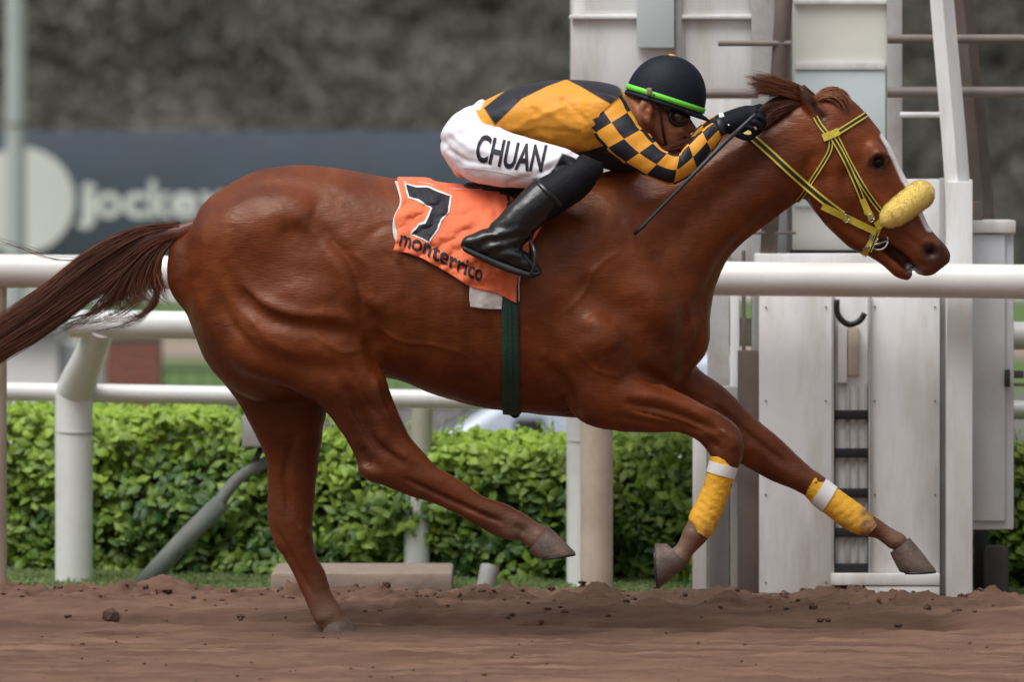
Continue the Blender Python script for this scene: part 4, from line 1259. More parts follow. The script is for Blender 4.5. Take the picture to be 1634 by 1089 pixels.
def hair_group(name, guides, n_, spread, rad, parent, cols, depth=0.03, k=14, frizz=1.0, start_jit=0.06):
    """guides: list of px polylines; each strand blends two neighbours"""
    gs = []
    for g in guides:
        cm = catmull([np.array(p, float) for p in g], 8)
        cm = np.array(cm)
        idx = np.linspace(0, len(cm) - 1, k)
        gs.append(np.array([cm[int(i)] * (1 - i % 1) + cm[min(int(i) + 1, len(cm) - 1)] * (i % 1) for i in idx]))
    out, cc_ = [], []
    cl = clump(max(3, n_ // 28), spread * 0.75)
    for s_ in range(n_):
        cdx, cdy, cph, cf = random.choice(cl)
        f = min(0.999, max(0, cf + random.gauss(0, 0.05))) * (len(gs) - 1)
        a_ = int(f); w_ = f - a_
        ln = gs[a_] * (1 - w_) + gs[min(a_ + 1, len(gs) - 1)] * w_
        # shorten some
        e = random.uniform(0.65, 1.0); b0 = random.uniform(0, start_jit)
        tt = np.linspace(b0, e, k) * (k - 1)
        ln = np.array([ln[int(i)] * (1 - i % 1) + ln[min(int(i) + 1, k - 1)] * (i % 1) for i in tt])
        u = np.linspace(0, 1, k)
        ph, ph2 = cph + random.gauss(0, 0.5), cph * 1.7 + random.gauss(0, 0.5)
        off = np.stack([np.sin(u * 5 + ph), np.cos(u * 4.2 + ph2)], 1) * (spread * frizz * u ** 1.3)[:, None]
        rnd = (np.array([cdx, cdy]) + np.array([random.gauss(0, spread * 0.22), random.gauss(0, spread * 0.22)])) * (0.35 + u[:, None] * 0.65)
        q_ = ln[:, :2] + off * 0.6 + rnd
        yb = ln[:, 2] if ln.shape[1] > 2 else 0
        Y_ = yb + random.gauss(0, depth) * (0.4 + u) + 0.006 * np.sin(u * 6 + ph)
        out.append(np.array([tuple(P(x, y, yy)) for (x, y), yy in zip(q_, np.broadcast_to(Y_, (k,)))]))
        cc_.append(cols[0] + (cols[1] - cols[0]) * min(1, max(0, 0.25 + 0.5 * ((cph * 7) % 1) + random.gauss(0, 0.18))))
    return strands(name, out, rad, M['strand'], parent, 'stuff', cc_)
dark, lite = np.array([0.042, 0.013, 0.007]), np.array([0.30, 0.10, 0.040])
tail = empty('tail', P(285, 368), None, None)
tail.parent = horse; tail.matrix_parent_inverse = Matrix.Translation(-horse.location)
bpy.data.objects.remove(tail)
# dock and hair core
tail_geo = loft([(312, 350, 306, 380, 0, 8), (290, 356, 288, 388, 0, 12), (262, 362, 262, 392, 0, 15), (230, 366, 228, 412, 0, 18), (196, 376, 202, 436, 0, 18), (156, 402, 166, 464, 0, 20), (108, 436, 122, 498, 0, 22), (58, 472, 72, 538, 0, 24), (-4, 516, 8, 576, 0, 24), (-90, 570, -80, 640, 0, 22), (-200, 640, -195, 680, 0, 8)], 18, 5)
tail_me = fused('tail', [tail_geo], 0.008, 4)
qq = XZ(coords(tail_me)); tq = np.clip((290 - qq[:, 0]) / 120, 0, 1)[:, None]
nz_ = np.clip(fbm(qq[:, 0] * 0.02 + qq[:, 1] * 0.03, (qq[:, 1] - qq[:, 0] * -0.62) * 0.09, 3, 5) + 0.45, 0, 1)[:, None]
set_color(tail_me, np.array([0.13, 0.036, 0.015]) * (1 - tq) + (dark * (1 - nz_) + lite * 0.55 * nz_) * tq)
tail = link('tail', tail_me, M['strand'], horse)
hair_group('tail_hair', [[(288, 358), (240, 364), (200, 376), (140, 408), (70, 466), (-10, 520), (-110, 580)],
                         [(288, 366), (235, 376), (190, 400), (130, 440), (60, 495), (-20, 550), (-120, 610)],
                         [(284, 376), (240, 392), (205, 425), (150, 470), (80, 520), (0, 568), (-100, 625)]], 3000, 9, 0.0012, tail, (dark, lite), 0.03, 16, 0.8, 0.5)
hair_group('tail_hair', [[(280, 380), (262, 400), (250, 430), (256, 460), (270, 488)],
                         [(275, 380), (245, 405), (228, 440), (230, 470), (262, 492)],
                         [(268, 382), (232, 410), (205, 450), (195, 480), (225, 500)],
                         [(260, 380), (220, 410), (180, 455), (150, 490), (110, 520)]], 1000, 9, 0.0009, tail, (dark, lite), 0.02, 14, 1.0, 0.15)
hair_group('tail_hair', [[(250, 400), (215, 450), (160, 490), (90, 522), (30, 530)],
                         [(262, 400), (240, 470), (200, 505), (140, 520), (80, 526)],
                         [(240, 390), (250, 480), (225, 512), (205, 520), (180, 512)]], 220, 11, 0.0006, tail, (dark, lite), 0.02, 14, 1.5, 0.1)
hair_group('tail_hair', [[(140, 410), (90, 405), (40, 372), (-20, 352), (-80, 350)], [(150, 415), (80, 415), (20, 400), (-40, 395), (-90, 400)]], 9, 10, 0.0006, tail, (dark, lite), 0.02, 14, 1.4, 0.1)

mane = loft([(1186, 205, 1192, 222, -0.018, 10), (1206, 178, 1216, 208, -0.02, 12), (1232, 156, 1244, 190, -0.018, 12), (1262, 148, 1276, 176, -0.012, 12), (1284, 152, 1290, 172, -0.01, 10)], 16, 5)
mane_me = fused('mane', [mane], 0.005, 4)
set_color(mane_me, np.tile(np.array([0.09, 0.026, 0.012]), (len(mane_me.vertices), 1)))
mane_o = link('mane', mane_me, M['strand'], horse)
mcol = (np.array([0.08, 0.023, 0.010]), np.array([0.36, 0.12, 0.045]))
hair_group('mane_hair', [[(1298, 150, -.02), (1278, 141, -.03), (1250, 132, -.03), (1220, 124, -.03), (1188, 117, -.03)],
                         [(1294, 158, -.03), (1270, 149, -.04), (1244, 142, -.04), (1218, 136, -.04), (1196, 132, -.03)],
                         [(1288, 164, -.04), (1262, 156, -.05), (1238, 152, -.05), (1216, 152, -.05), (1204, 158, -.04)]], 1300, 5.5, 0.0009, mane_o, mcol, 0.014, 12, 1.0, 0.35)
hair_group('mane_hair', [[(1290, 160, -.03), (1262, 160, -.045), (1236, 165, -.05), (1218, 176, -.055), (1208, 192, -.06)],
                         [(1286, 168, -.04), (1262, 170, -.05), (1240, 178, -.055), (1224, 190, -.06), (1212, 204, -.062)],
                         [(1270, 170, -.04), (1250, 180, -.05), (1230, 194, -.06), (1215, 205, -.065), (1204, 212, -.06)]], 900, 5, 0.0009, mane_o, (mcol[0], mcol[1] * 0.6), 0.008, 12, 0.9, 0.3)
hair_group('mane_hair', [[(1210, 192, -.01), (1180, 198, -.02), (1150, 206, -.02), (1110, 218, -.02)], [(1150, 212, -.01), (1110, 222, -.02), (1070, 236, -.02), (1030, 250, -.02)],
                         [(1090, 232, -.01), (1050, 244, -.02), (1010, 256, -.02), (970, 268, -.02)]], 260, 4, 0.0014, mane_o, mcol, 0.012, 10, 0.9, 0.3)
hair_group('forelock', [[(1302, 152, -.01), (1316, 142, -.015), (1334, 141, -.015), (1350, 150, -.015), (1360, 168, -.015)],
                        [(1300, 158, -.03), (1318, 150, -.04), (1338, 152, -.045), (1352, 168, -.045), (1358, 186, -.04)],
                        [(1304, 166, -.045), (1322, 160, -.05), (1338, 168, -.055), (1346, 184, -.055), (1348, 200, -.05)]], 800, 4, 0.0010, horse, mcol, 0.010, 12, 0.9, 0.3)

# ------------------------------------------------------------------ straps laid on the horse
def strap_geo(pts, width, lift=0.0035, thick=0.003, yfix=None, sub=8, bvh=None, lane=5):
    c = catmull([np.array(p, float) for p in pts], sub)
    cx2 = np.array(c)
    tx = np.gradient(cx2[:, 0]); ty = np.gradient(cx2[:, 1])
    ln = np.hypot(tx, ty) + 1e-9
    nx_, ny_ = -ty / ln, tx / ln
    rows = []
    for i in range(len(cx2)):
        row = []
        for k_ in range(lane):
            o_ = (k_ / (lane - 1) - 0.5) * width
            px, py = cx2[i, 0] + nx_[i] * o_, cx2[i, 1] + ny_[i] * o_
            h, _n = cast(px, py, bvh)
            row.append([px, py, h.y if h is not None else np.nan])
        rows.append(row)
    A = np.array(rows)
    Yv = A[:, :, 2].copy()
    if yfix is not None:
        for i, (t0, yv) in enumerate(yfix): pass
    # fill misses from neighbours, then smooth
    if np.isnan(Yv).all(): Yv[:] = -0.08
    for _ in range(60):
        if not np.isnan(Yv).any(): break
        pad = np.pad(Yv, 1, constant_values=np.nan)
        nb_ = np.stack([pad[:-2, 1:-1], pad[2:, 1:-1], pad[1:-1, :-2], pad[1:-1, 2:]])
        with np.errstate(all='ignore'):
            import warnings
            with warnings.catch_warnings():
                warnings.simplefilter('ignore'); mn = np.nanmean(nb_, axis=0)
        Yv = np.where(np.isnan(Yv), mn, Yv)
    for _ in range(3):
        pad = np.pad(Yv, 1, mode='edge')
        Yv = np.minimum(Yv, (pad[:-2, 1:-1] + pad[2:, 1:-1] + pad[1:-1, :-2] + pad[1:-1, 2:]) / 4)
    V, F, UV = [], [], []
    nr_, nl = Yv.shape
    for layer in (0, 1):
        for i in range(nr_):
            for k_ in range(nl):
                V.append(P(A[i, k_, 0], A[i, k_, 1], Yv[i, k_] - lift - (0 if layer else thick)))
                UV.append((i / nr_, k_ / (nl - 1)))
    for i in range(nr_ - 1):
        for k_ in range(nl - 1):
            a_ = i * nl + k_
            F.append((a_, a_ + 1, a_ + nl + 1, a_ + nl))
            b_ = nr_ * nl + a_
            F.append((b_, b_ + nl, b_ + nl + 1, b_ + 1))
    N_ = nr_ * nl
    for i in range(nr_ - 1):
        for k_ in (0, nl - 1):
            a_ = i * nl + k_
            F.append((a_, a_ + nl, N_ + a_ + nl, N_ + a_) if k_ == 0 else (a_ + nl, a_, N_ + a_, N_ + a_ + nl))
    for i in (0, nr_ - 1):
        for k_ in range(nl - 1):
            a_ = i * nl + k_
            F.append((a_ + 1, a_, N_ + a_, N_ + a_ + 1) if i == 0 else (a_, a_ + 1, N_ + a_ + 1, N_ + a_))
    return V, F, UV
def strap(name, pts, width, m, parent, **kw):
    V, F, UV = strap_geo(pts, width, **kw)
    me = geo_mesh(name, V, F)
    uvl = me.uv_layers.new(name='UVMap')
    li = np.empty(len(me.loops), 'i4'); me.loops.foreach_get('vertex_index', li)
    uvl.data.foreach_set('uv', np.array(UV, 'f4')[li].ravel())
    o_ = link(name, me, M[m], parent)
    me.set_sharp_from_angle(angle=math.radians(40))
    return o_

bd_ = empty('bridle', P(1340, 250, -0.1), 'yellow and black webbing bridle with fleece noseband on the horse head', 'bridle')
strap('crownpiece', [(1301, 186), (1309, 200), (1322, 216)], 8, 'webbing', bd_)
strap('browband', [(1326, 217), (1345, 206), (1364, 194), (1383, 182)], 9, 'webbing', bd_)
strap('throatlatch', [(1326, 222), (1324, 240), (1312, 262), (1294, 290), (1282, 310), (1272, 322)], 7, 'webbing', bd_)
strap('cheekpiece', [(1327, 217), (1345, 248), (1362, 284), (1376, 318), (1384, 342)], 8.5, 'webbing', bd_, lift=0.006)
strap('noseband_strap', [(1333, 214), (1352, 252), (1374, 292), (1394, 322), (1410, 342)], 7.5, 'webbing', bd_, lift=0.004)
strap('loop_keeper', [(1313, 220), (1326, 215), (1339, 209)], 12, 'strap_yellow', bd_, lift=0.009)
strap('cheek_buckle', [(1376, 318), (1384, 335), (1392, 350)], 10, 'strap_yellow', bd_, lift=0.009)
strap('rein', [(1193, 212), (1230, 245), (1270, 282), (1312, 318), (1345, 343)], 12.5, 'webbing', bd_, lift=0.010, sub=10)
strap('rein_end', [(1190, 209), (1201, 218)], 14, 'strap_yellow', bd_, lift=0.014)
strap('rein_leather', [(1312, 329), (1345, 345), (1372, 358), (1398, 370)], 11, 'strap_yellow', bd_, lift=0.013)
strap('noseband', [(1398, 362), (1412, 352), (1424, 344)], 14, 'strap_yellow', bd_, lift=0.010)
strap('chin_strap', [(1402, 362), (1396, 378), (1386, 394), (1378, 408)], 10, 'strap_yellow', bd_, lift=0.008)
strap('chin_strap', [(1400, 372), (1394, 388), (1388, 402)], 5, 'webbing', bd_, lift=0.014)
for (bx_, by_) in ((1350, 349), (1390, 348), (1396, 380)):
    h, _ = cast(bx_, by_)
    c_ = P(bx_, by_, (h.y if h else -0.07) - 0.02)
    obj('buckle', tube([c_ + Vector((0.010 * math.cos(t), 0, 0.013 * math.sin(t))) for t in np.linspace(0, 6.283, 13)], 0.0020, 6), M['metal'], bd_)
# bit ring and mouthpiece
h, _ = cast(1404, 388)
yb = (h.y if h else -0.06) - 0.016
c_ = P(1402, 384, yb)
obj('bit_ring', tube([c_ + Vector((0.030 * math.cos(t), 0.004 * math.sin(t * 2), 0.030 * math.sin(t))) for t in np.linspace(0, 6.283, 25)], 0.0032, 8), M['metal'], bd_)
obj('bit_bar', tube([P(1376, 398, yb - 0.004), P(1398, 390, yb - 0.004), P(1418, 384, yb)], 0.0042, 8), M['metal'], bd_)
# the same straps on the far side of the head
for o_ in [c for c in bd_.children if c.name.split('.')[0] not in ('browband', 'fleece_noseband')]:
    me = o_.data.copy(); me.transform(Matrix.Diagonal((1, -1, 1, 1))); me.flip_normals()
    c2_ = o_.copy(); c2_.data = me; C.objects.link(c2_)
# fleece roll wraps over the nose
fl_pts = [(1422, 346, -0.078), (1438, 334, -0.072), (1455, 321, -0.055), (1467, 312, -0.02), (1468, 311, 0.02), (1456, 320, 0.055), (1436, 336, 0.074)]
fl_c = [P(*p) for p in fl_pts]
fl_geo = tube(fl_c, [0.040, 0.044, 0.045, 0.045, 0.045, 0.044, 0.040], 20, sub=4)
fl_me = fused('fleece', [fl_geo, ell(1420, 347, -0.078, 17, 17, 17), ell(1437, 335, 0.074, 17, 17, 17)], 0.005, 5)
fq = coords(fl_me); fn_ = normals(fl_me)
fk = 0.0022 * fbm(fq[:, 0] * 60 + fq[:, 1] * 40, fq[:, 2] * 60, 3, 6)
fl_me.vertices.foreach_set('co', (fq + fn_ * fk[:, None]).astype('f4').ravel()); fl_me.update()
fl_o = link('fleece_noseband', fl_me, M['fleece'], bd_)
fco = coords(fl_me); fnr = normals(fl_me)
idx = rng.choice(len(fco), 36000)
lines = []
for i_ in idx:
    p0 = fco[i_]; nn_ = fnr[i_] + rng.normal(0, 0.35, 3)
    nn_ /= np.linalg.norm(nn_); L0 = rng.uniform(0.002, 0.007)
    lines.append([p0 - nn_ * 0.002 + nn_ * L0 * k_ / 2 for k_ in range(3)])
fcol = [np.array([0.90, 0.70, 0.16]) * rng.uniform(0.9, 1.08) for _ in lines]
M['pile'] = leaf_mat('fleece_pile', (0.90, 0.66, 0.15), (0.95, 0.78, 0.28), rough=1.0, trans=0.5, spec=0.0)
strands('fleece_pile', lines, 0.0006, M['pile'], fl_o, 'stuff', fcol)

# bandages on the forelegs
def bandage(st, Yc, tape, label, lo_dirty):
    e = empty('leg_bandage', P(st[0][0], st[0][1], Yc), label, 'bandage', 'yellow bandages on the forelegs')
    me = geo_mesh('wrap', *loft(st, 40, 14, dome=0))
    co_ = coords(me); q_ = XZ(co_); nr_ = normals(me)
    a_ = np.array([(st[0][0] + st[0][2]) / 2, (st[0][1] + st[0][3]) / 2]); b_ = np.array([(st[-1][0] + st[-1][2]) / 2, (st[-1][1] + st[-1][3]) / 2])
    ax = (b_ - a_); L0 = np.linalg.norm(ax); ax /= L0
    s_ = (q_ - a_) @ ax
    side_ = (q_ - a_) @ np.array([-ax[1], ax[0]])
    wob = np.abs(((s_ + side_ * 0.25) / 13.0) % 1 - 0.5)
    co_ = co_ + nr_ * ((0.5 - wob)[:, None] * 0.0022 + 0.0012 * fbm(s_ * 0.1, side_ * 0.1, 3, 4)[:, None])
    me.vertices.foreach_set('co', co_.astype('f4').ravel()); me.update()
    c_ = np.tile(np.array([0.84, 0.43, 0.030]), (len(co_), 1))
    dirt_ = np.clip((s_ / L0 - lo_dirty) * 3 + 1.3 * fbm(s_ * 0.04, side_ * 0.05 + 3, 4, 12) , 0, 1)[:, None] * 0.85
    c_ = c_ * (1 - dirt_) + np.array([0.20, 0.10, 0.06]) * dirt_
    set_color(me, c_)
    link('wrap', me, M['bandage'], e)
    t0, t1 = tape
    cs = catmull([np.array(s[:6], float) for s in st], 14)
    i0, i1 = int(t0 * (len(cs) - 1)), int(t1 * (len(cs) - 1))
    seg_ = [np.array(cs[i]) for i in range(i0, i1 + 1)]
    for s in seg_:
        m_ = (s[:2] + s[2:4]) / 2
        s[:2] = m_ + (s[:2] - m_) * 1.045; s[2:4] = m_ + (s[2:4] - m_) * 1.045; s[5] *= 1.045
    obj('tape', loft(seg_, 40, 1, dome=0), M['print_white'], e, sharp=50)
    return e
bandage([(1134, 724, 1180, 737, -0.15, 23), (1130, 745, 1174, 757, -0.15, 22), (1122, 775, 1164, 788, -0.145, 20), (1110, 802, 1152, 820, -0.145, 20), (1099, 824, 1141, 848, -0.145, 22), (1105, 845, 1130, 860, -0.145, 21)],
        -0.15, (0.12, 0.26), 'yellow bandage with white tape on the bent near foreleg', 0.85)
bandage([(1282, 790, 1304, 754, 0.13, 24), (1298, 806, 1322, 768, 0.13, 23), (1326, 828, 1350, 789, 0.13, 21), (1348, 845, 1374, 806, 0.13, 21), (1366, 853, 1392, 822, 0.13, 22), (1382, 857, 1404, 834, 0.13, 22)],
        0.13, (0.16, 0.30), 'yellow bandage with white tape on the outstretched far foreleg', 0.62)

# ------------------------------------------------------------------ girth, saddle cloth
def ring_strap(name, px_l, px_r, py0, py1, m, parent, lift, sway=0.0):
    """band round the barrel between two pixel columns, from the back down both sides and under"""
    V, F, UV = [], [], []
    cols_ = 7; nv = 72
    cx0, cz0 = None, P(800, 470, 0).z
    for i in range(nv):
        th = 2 * math.pi * i / nv
        for k_ in range(cols_):
            px = px_l + (px_r - px_l) * k_ / (cols_ - 1) + sway * math.cos(th) * 0.5
            c0 = P(px, 470, 0)
            d_ = Vector((0, math.sin(th), math.cos(th)))
            h = hbvh.ray_cast(Vector((c0.x, 0, cz0)), d_, 1.2)
            p_ = h[0] if h[0] is not None else Vector((c0.x, 0, cz0)) + d_ * 0.3
            V.append(p_ + d_ * lift)
    for i in range(nv):
        j = (i + 1) % nv
        for k_ in range(cols_ - 1):
            F.append((i * cols_ + k_, j * cols_ + k_, j * cols_ + k_ + 1, i * cols_ + k_ + 1))
    o_ = obj(name, (V, F), M[m], parent)
    s_ = o_.modifiers.new('thickness', 'SOLIDIFY'); s_.thickness = 0.005; s_.offset = -1
    return o_
gt = empty('girth', P(813, 560, -0.28), 'dark green girth strap running round the belly below the saddle cloth', 'girth')
ring_strap('girth_strap', 800, 827, 0, 0, 'girth', gt, 0.007, sway=-5)
ring_strap('girth_stripe', 811, 816, 0, 0, 'girth', gt, 0.0095, sway=-5)
obj('buckle', join(ell(822, 662, -0.02, 7, 6, 12), ell(826, 658, -0.06, 6, 5, 8)), M['navy'], gt)

def drape(name, left, bottom, right, topp, nu, nv, lift, m, parent, wr=1.0, seed=3, over=True, thick=0.0035):
    """cloth: bottom/top polylines in px from rear to front; sides by interpolation"""
    B = np.array(catmull([np.array(p, float) for p in bottom], 10)); T = np.array(catmull([np.array(p, float) for p in topp], 10))
    def samp(A, u):
        i = u * (len(A) - 1); a_ = int(i); b_ = min(a_ + 1, len(A) - 1)
        return A[a_] * (1 - (i - a_)) + A[b_] * (i - a_)
    Lc = np.array(catmull([np.array(p, float) for p in left], 10)); Rc = np.array(catmull([np.array(p, float) for p in right], 10))
    rows = []
    Q = np.zeros((nv, nu, 2)); Yv = np.zeros((nv, nu)); 
    for j in range(nv):
        v = j / (nv - 1)
        for i in range(nu):
            u = i / (nu - 1)
            p_ = (1 - v) * samp(B, u) + v * samp(T, u) + (1 - u) * samp(Lc, v) + u * samp(Rc, v) - ((1 - u) * (1 - v) * B[0] + u * (1 - v) * B[-1] + (1 - u) * v * T[0] + u * v * T[-1])
            h, _ = cast(p_[0], p_[1])
            Q[j, i] = p_; Yv[j, i] = h.y if h is not None else np.nan
    for j in range(nv):
        for i in range(nu):
            if np.isnan(Yv[j, i]): Yv[j, i] = (Yv[j - 1, i] * 0.35) if j > 0 else -0.2
    for _ in range(4):
        pad = np.pad(Yv, 1, mode='edge'); av = (pad[:-2, 1:-1] + pad[2:, 1:-1] + pad[1:-1, :-2] + pad[1:-1, 2:]) / 4
        Yv = np.minimum(Yv, av)
    x_, y_ = Q[:, :, 0], Q[:, :, 1]
    fold = 0.010 * np.sin((x_ * 0.8 + y_ * 1.0) * 0.085 + 3 * fbm(x_ * 0.01, y_ * 0.01, 2, seed)) * np.clip((y_ - 300) / 60, 0.1, 1)
    fold += 0.018 * fbm(x_ * 0.035, y_ * 0.05, 3, seed + 1) + 0.006 * fbm(x_ * 0.12, y_ * 0.1, 2, seed + 9)
    Yf = Yv - lift - wr * np.abs(fold) * 0.9
    V, F = [], []
    for j in range(nv):
        for i in range(nu): V.append(P(Q[j, i, 0], Q[j, i, 1], Yf[j, i]))
    nside = nv
    if over:   # across the back and down the far side
        for j in range(1, 7):
            t = j / 7
            for i in range(nu):
                a_ = P(Q[-1, i, 0], Q[-1, i, 1], Yf[-1, i]); V.append(Vector((a_.x, a_.y * (1 - 2 * t), a_.z + 0.012 * math.sin(math.pi * t))))
        for j in range(nv - 1, -1, -1):
            for i in range(nu):
                a_ = P(Q[j, i, 0], Q[j, i, 1], Yf[j, i]); V.append(Vector((a_.x, -a_.y, a_.z)))
        nside = nv * 2 + 6
    for j in range(nside - 1):
        for i in range(nu - 1):
            a_ = j * nu + i; F.append((a_, a_ + 1, a_ + nu + 1, a_ + nu))
    o_ = obj(name, (V, F), M[m], parent)
    s_ = o_.modifiers.new('thickness', 'SOLIDIFY'); s_.thickness = thick; s_.offset = 1
    bv = BVHTree.FromPolygons([Vector(v) for v in V], F)
    return o_, bv
sc = empty('saddle_cloth', P(730, 380, -0.3), 'wrinkled orange racing saddle cloth with black number and lettering', 'saddle cloth')
clo, cbvh = drape('cloth', [(628, 400), (634, 372), (630, 348), (641, 322), (634, 290)], [(628, 400), (662, 408), (705, 430), (752, 458), (790, 468), (824, 484)],
                  [(824, 484), (827, 440), (848, 390), (868, 350), (862, 308)], [(634, 290), (680, 291), (700, 298), (760, 303), (810, 304), (862, 308)], 90, 66, 0.012, 'orange', sc)
# white lining peeping out and pad below
drape('lining', [(634, 394), (627, 372), (628, 348), (638, 322), (630, 290)], [(634, 394), (662, 402), (705, 424), (752, 452), (795, 472), (829, 482)],
      [(829, 482), (831, 440), (848, 390), (868, 350), (862, 308)], [(630, 290), (680, 293), (700, 299), (760, 305), (810, 306), (862, 310)], 50, 40, 0.006, 'lining', sc, wr=0.2, over=False)
drape('underpad', [(751, 490), (749, 470), (752, 430)], [(751, 490), (775, 493), (801, 494)], [(801, 494), (802, 470), (803, 430)], [(752, 430), (775, 432), (803, 430)], 24, 24, 0.009, 'lining', sc, wr=0.35, over=False)

def print_on(name, V2, F2, to_px, bvh, m, parent, off=0.0022, cuts=1):
    bm = bmesh.new()
    vs = [bm.verts.new((*to_px(v[0], v[1]), 0)) for v in V2]
    for f in F2:
        try: bm.faces.new([vs[i] for i in f])
        except ValueError: pass
    bm.normal_update()
    bmesh.ops.triangulate(bm, faces=bm.faces[:])
    for _ in range(7):
        long_ = [e_ for e_ in bm.edges if e_.calc_length() > 3.0]
        if not long_: break
        bmesh.ops.subdivide_edges(bm, edges=long_, cuts=1)
        bmesh.ops.triangulate(bm, faces=[f for f in bm.faces if len(f.verts) > 3])
    ok = True
    last = None
    for v in bm.verts:
        px, py = v.co.x, v.co.y
        h, nn = cast(px, py, bvh)
        if h is None:
            h = last or P(px, py, -0.3); nn = Vector((0, -1, 0))
        last = h
        if nn.y > 0: nn = -nn
        v.co = h + (nn * 0.6 + Vector((0, -0.4, 0))) * off
    me = bpy.data.meshes.new(name); bm.to_mesh(me); bm.free()
    return link(name, me, M[m], parent, smooth=False)

num = [(647, 296), (664, 301), (682, 301), (700, 309), (718, 315), (714, 338), (702, 352), (697, 366), (684, 385), (656, 374), (670, 360), (679, 358), (690, 333), (668, 319), (653, 315)]
def grow(poly, g):
    c_ = np.mean(poly, axis=0); n_ = len(poly); out = []
    area = sum(poly[i][0] * poly[(i + 1) % n_][1] - poly[(i + 1) % n_][0] * poly[i][1] for i in range(n_))
    for i in range(n_):
        a_, b_, c2 = np.array(poly[i - 1]), np.array(poly[i]), np.array(poly[(i + 1) % n_])
        e1 = (b_ - a_) / np.linalg.norm(b_ - a_); e2 = (c2 - b_) / np.linalg.norm(c2 - b_)
        nn = np.array([e1[1] + e2[1], -(e1[0] + e2[0])]); nn /= np.linalg.norm(nn) + 1e-9
        out.append(tuple(b_ + nn * g * (1 if area > 0 else -1)))
    return out
ident = lambda x, y: (x, y)
print_on('number_outline', grow(num, 3.2), [tuple(range(len(num)))], ident, cbvh, 'print_white', sc, 0.0064, 3)
print_on('number', num, [tuple(range(len(num)))], ident, cbvh, 'print_black', sc, 0.0082, 3)
V2, F2 = text_mesh('monterrico', bold=0.018)
xs = [v[0] for v in V2]; x0_, x1_ = min(xs), max(xs)
base_l = catmull([np.array(p, float) for p in [(636, 392), (668, 402), (705, 420), (740, 438), (768, 450)]], 10)
base_l = np.array(base_l)
def word_px(x, y):
    u = (x - x0_) / (x1_ - x0_)
    i = u * (len(base_l) - 1); a_ = int(i); b_ = min(a_ + 1, len(base_l) - 1)
    p_ = base_l[a_] * (1 - (i - a_)) + base_l[b_] * (i - a_)
    return p_[0] + y * 7, p_[1] - y * 36
print_on('lettering', V2, F2, word_px, cbvh, 'print_black', sc, 0.0068, 2)

# saddle
sdl = empty('racing_saddle', P(820, 295), 'small black racing saddle between the rider and the orange cloth', 'saddle')
sad = fused('seat', [loft([(742, 292, 744, 306, 0, 50), (790, 288, 792, 312, 0, 62), (850, 284, 852, 316, 0, 66), (905, 270, 908, 312, 0, 50)], 22, 4)], 0.008, 4)
link('seat', sad, M['saddle'], sdl)
for sgn in (-1, 1):
    obj('flap', loft([(815, 300, 880, 296, sgn * 0.13, 4), (825, 330, 885, 330, sgn * 0.215, 4), (838, 352, 880, 350, sgn * 0.255, 4)], 14, 4), M['saddle'], sdl)
sti = empty('stirrup', P(845, 400, -0.37), 'dark metal stirrup and strap round the black riding boot', 'stirrup')
obj('stirrup_strap', tube([P(866, 318, -0.26), P(858, 350, -0.33), P(846, 384, -0.37)], 0.006, 8), M['saddle'], sti)
c_ = P(843, 408, -0.375)
obj('iron', tube([P(846, 384, -0.375), P(852, 398, -0.42), P(854, 418, -0.425), P(848, 436, -0.41), P(838, 440, -0.37), P(846, 434, -0.335), P(848, 410, -0.33), P(846, 384, -0.375)], 0.0055, 8, sub=5), M['dark_metal'], sti)

#==JOCKEY==
jk = empty('jockey', P(830, 300), 'crouching jockey in black and yellow checked silks, white breeches and navy helmet', 'person')
def arm_st(sgn, k, dy=0, dx=0):
    """outline pairs of the arm, k scales the girth; sgn -1 near"""
    raw = [(936, 200, 990, 152, 0.155, 31), (948, 214, 1006, 178, 0.185, 27), (966, 234, 1022, 203, 0.21, 24), (990, 256, 1040, 222, 0.225, 21), (1020, 274, 1060, 240, 0.235, 20),
           (1048, 288, 1074, 246, 0.235, 20), (1074, 294, 1084, 246, 0.23, 20), (1098, 282, 1090, 238, 0.22, 19), (1120, 262, 1104, 224, 0.20, 18), (1138, 240, 1122, 206, 0.18, 16), (1152, 220, 1140, 194, 0.16, 13)]
    out = []
    for x1, y1, x2, y2, Y, r in raw:
        mx_, my_ = (x1 + x2) / 2 + dx, (y1 + y2) / 2 + dy
        out.append((mx_ + (x1 + dx - mx_) * k, my_ + (y1 + dy - my_) * k, mx_ + (x2 + dx - mx_) * k, my_ + (y2 + dy - my_) * k, sgn * Y, r * k))
    return out
def thigh_st(sgn, k=1.0):
    raw = [(716, 262, 752, 186, 0.10, 46), (748, 288, 786, 200, 0.15, 50), (790, 297, 826, 214, 0.20, 48), (834, 301, 868, 226, 0.245, 43), (874, 300, 905, 238, 0.275, 37), (908, 300, 934, 252, 0.29, 31), (930, 300, 950, 264, 0.29, 26)]
    out = []
    for x1, y1, x2, y2, Y, r in raw:
        mx_, my_ = (x1 + x2) / 2, (y1 + y2) / 2
        out.append((mx_ + (x1 - mx_) * k, my_ + (y1 - my_) * k, mx_ + (x2 - mx_) * k, my_ + (y2 - my_) * k, sgn * Y, r * k))
    return out
def shin_st(sgn, k=1.0):
    raw = [(902, 262, 952, 288, 0.295, 30), (880, 274, 930, 314, 0.31, 31), (852, 290, 898, 336, 0.33, 30), (826, 314, 868, 356, 0.345, 27), (804, 338, 848, 376, 0.355, 24), (782, 360, 832, 398, 0.36, 23)]
    out = []
    for x1, y1, x2, y2, Y, r in raw:
        mx_, my_ = (x1 + x2) / 2, (y1 + y2) / 2
        out.append((mx_ + (x1 - mx_) * k, my_ + (y1 - my_) * k, mx_ + (x2 - mx_) * k, my_ + (y2 - my_) * k, sgn * Y, r * k))
    return out
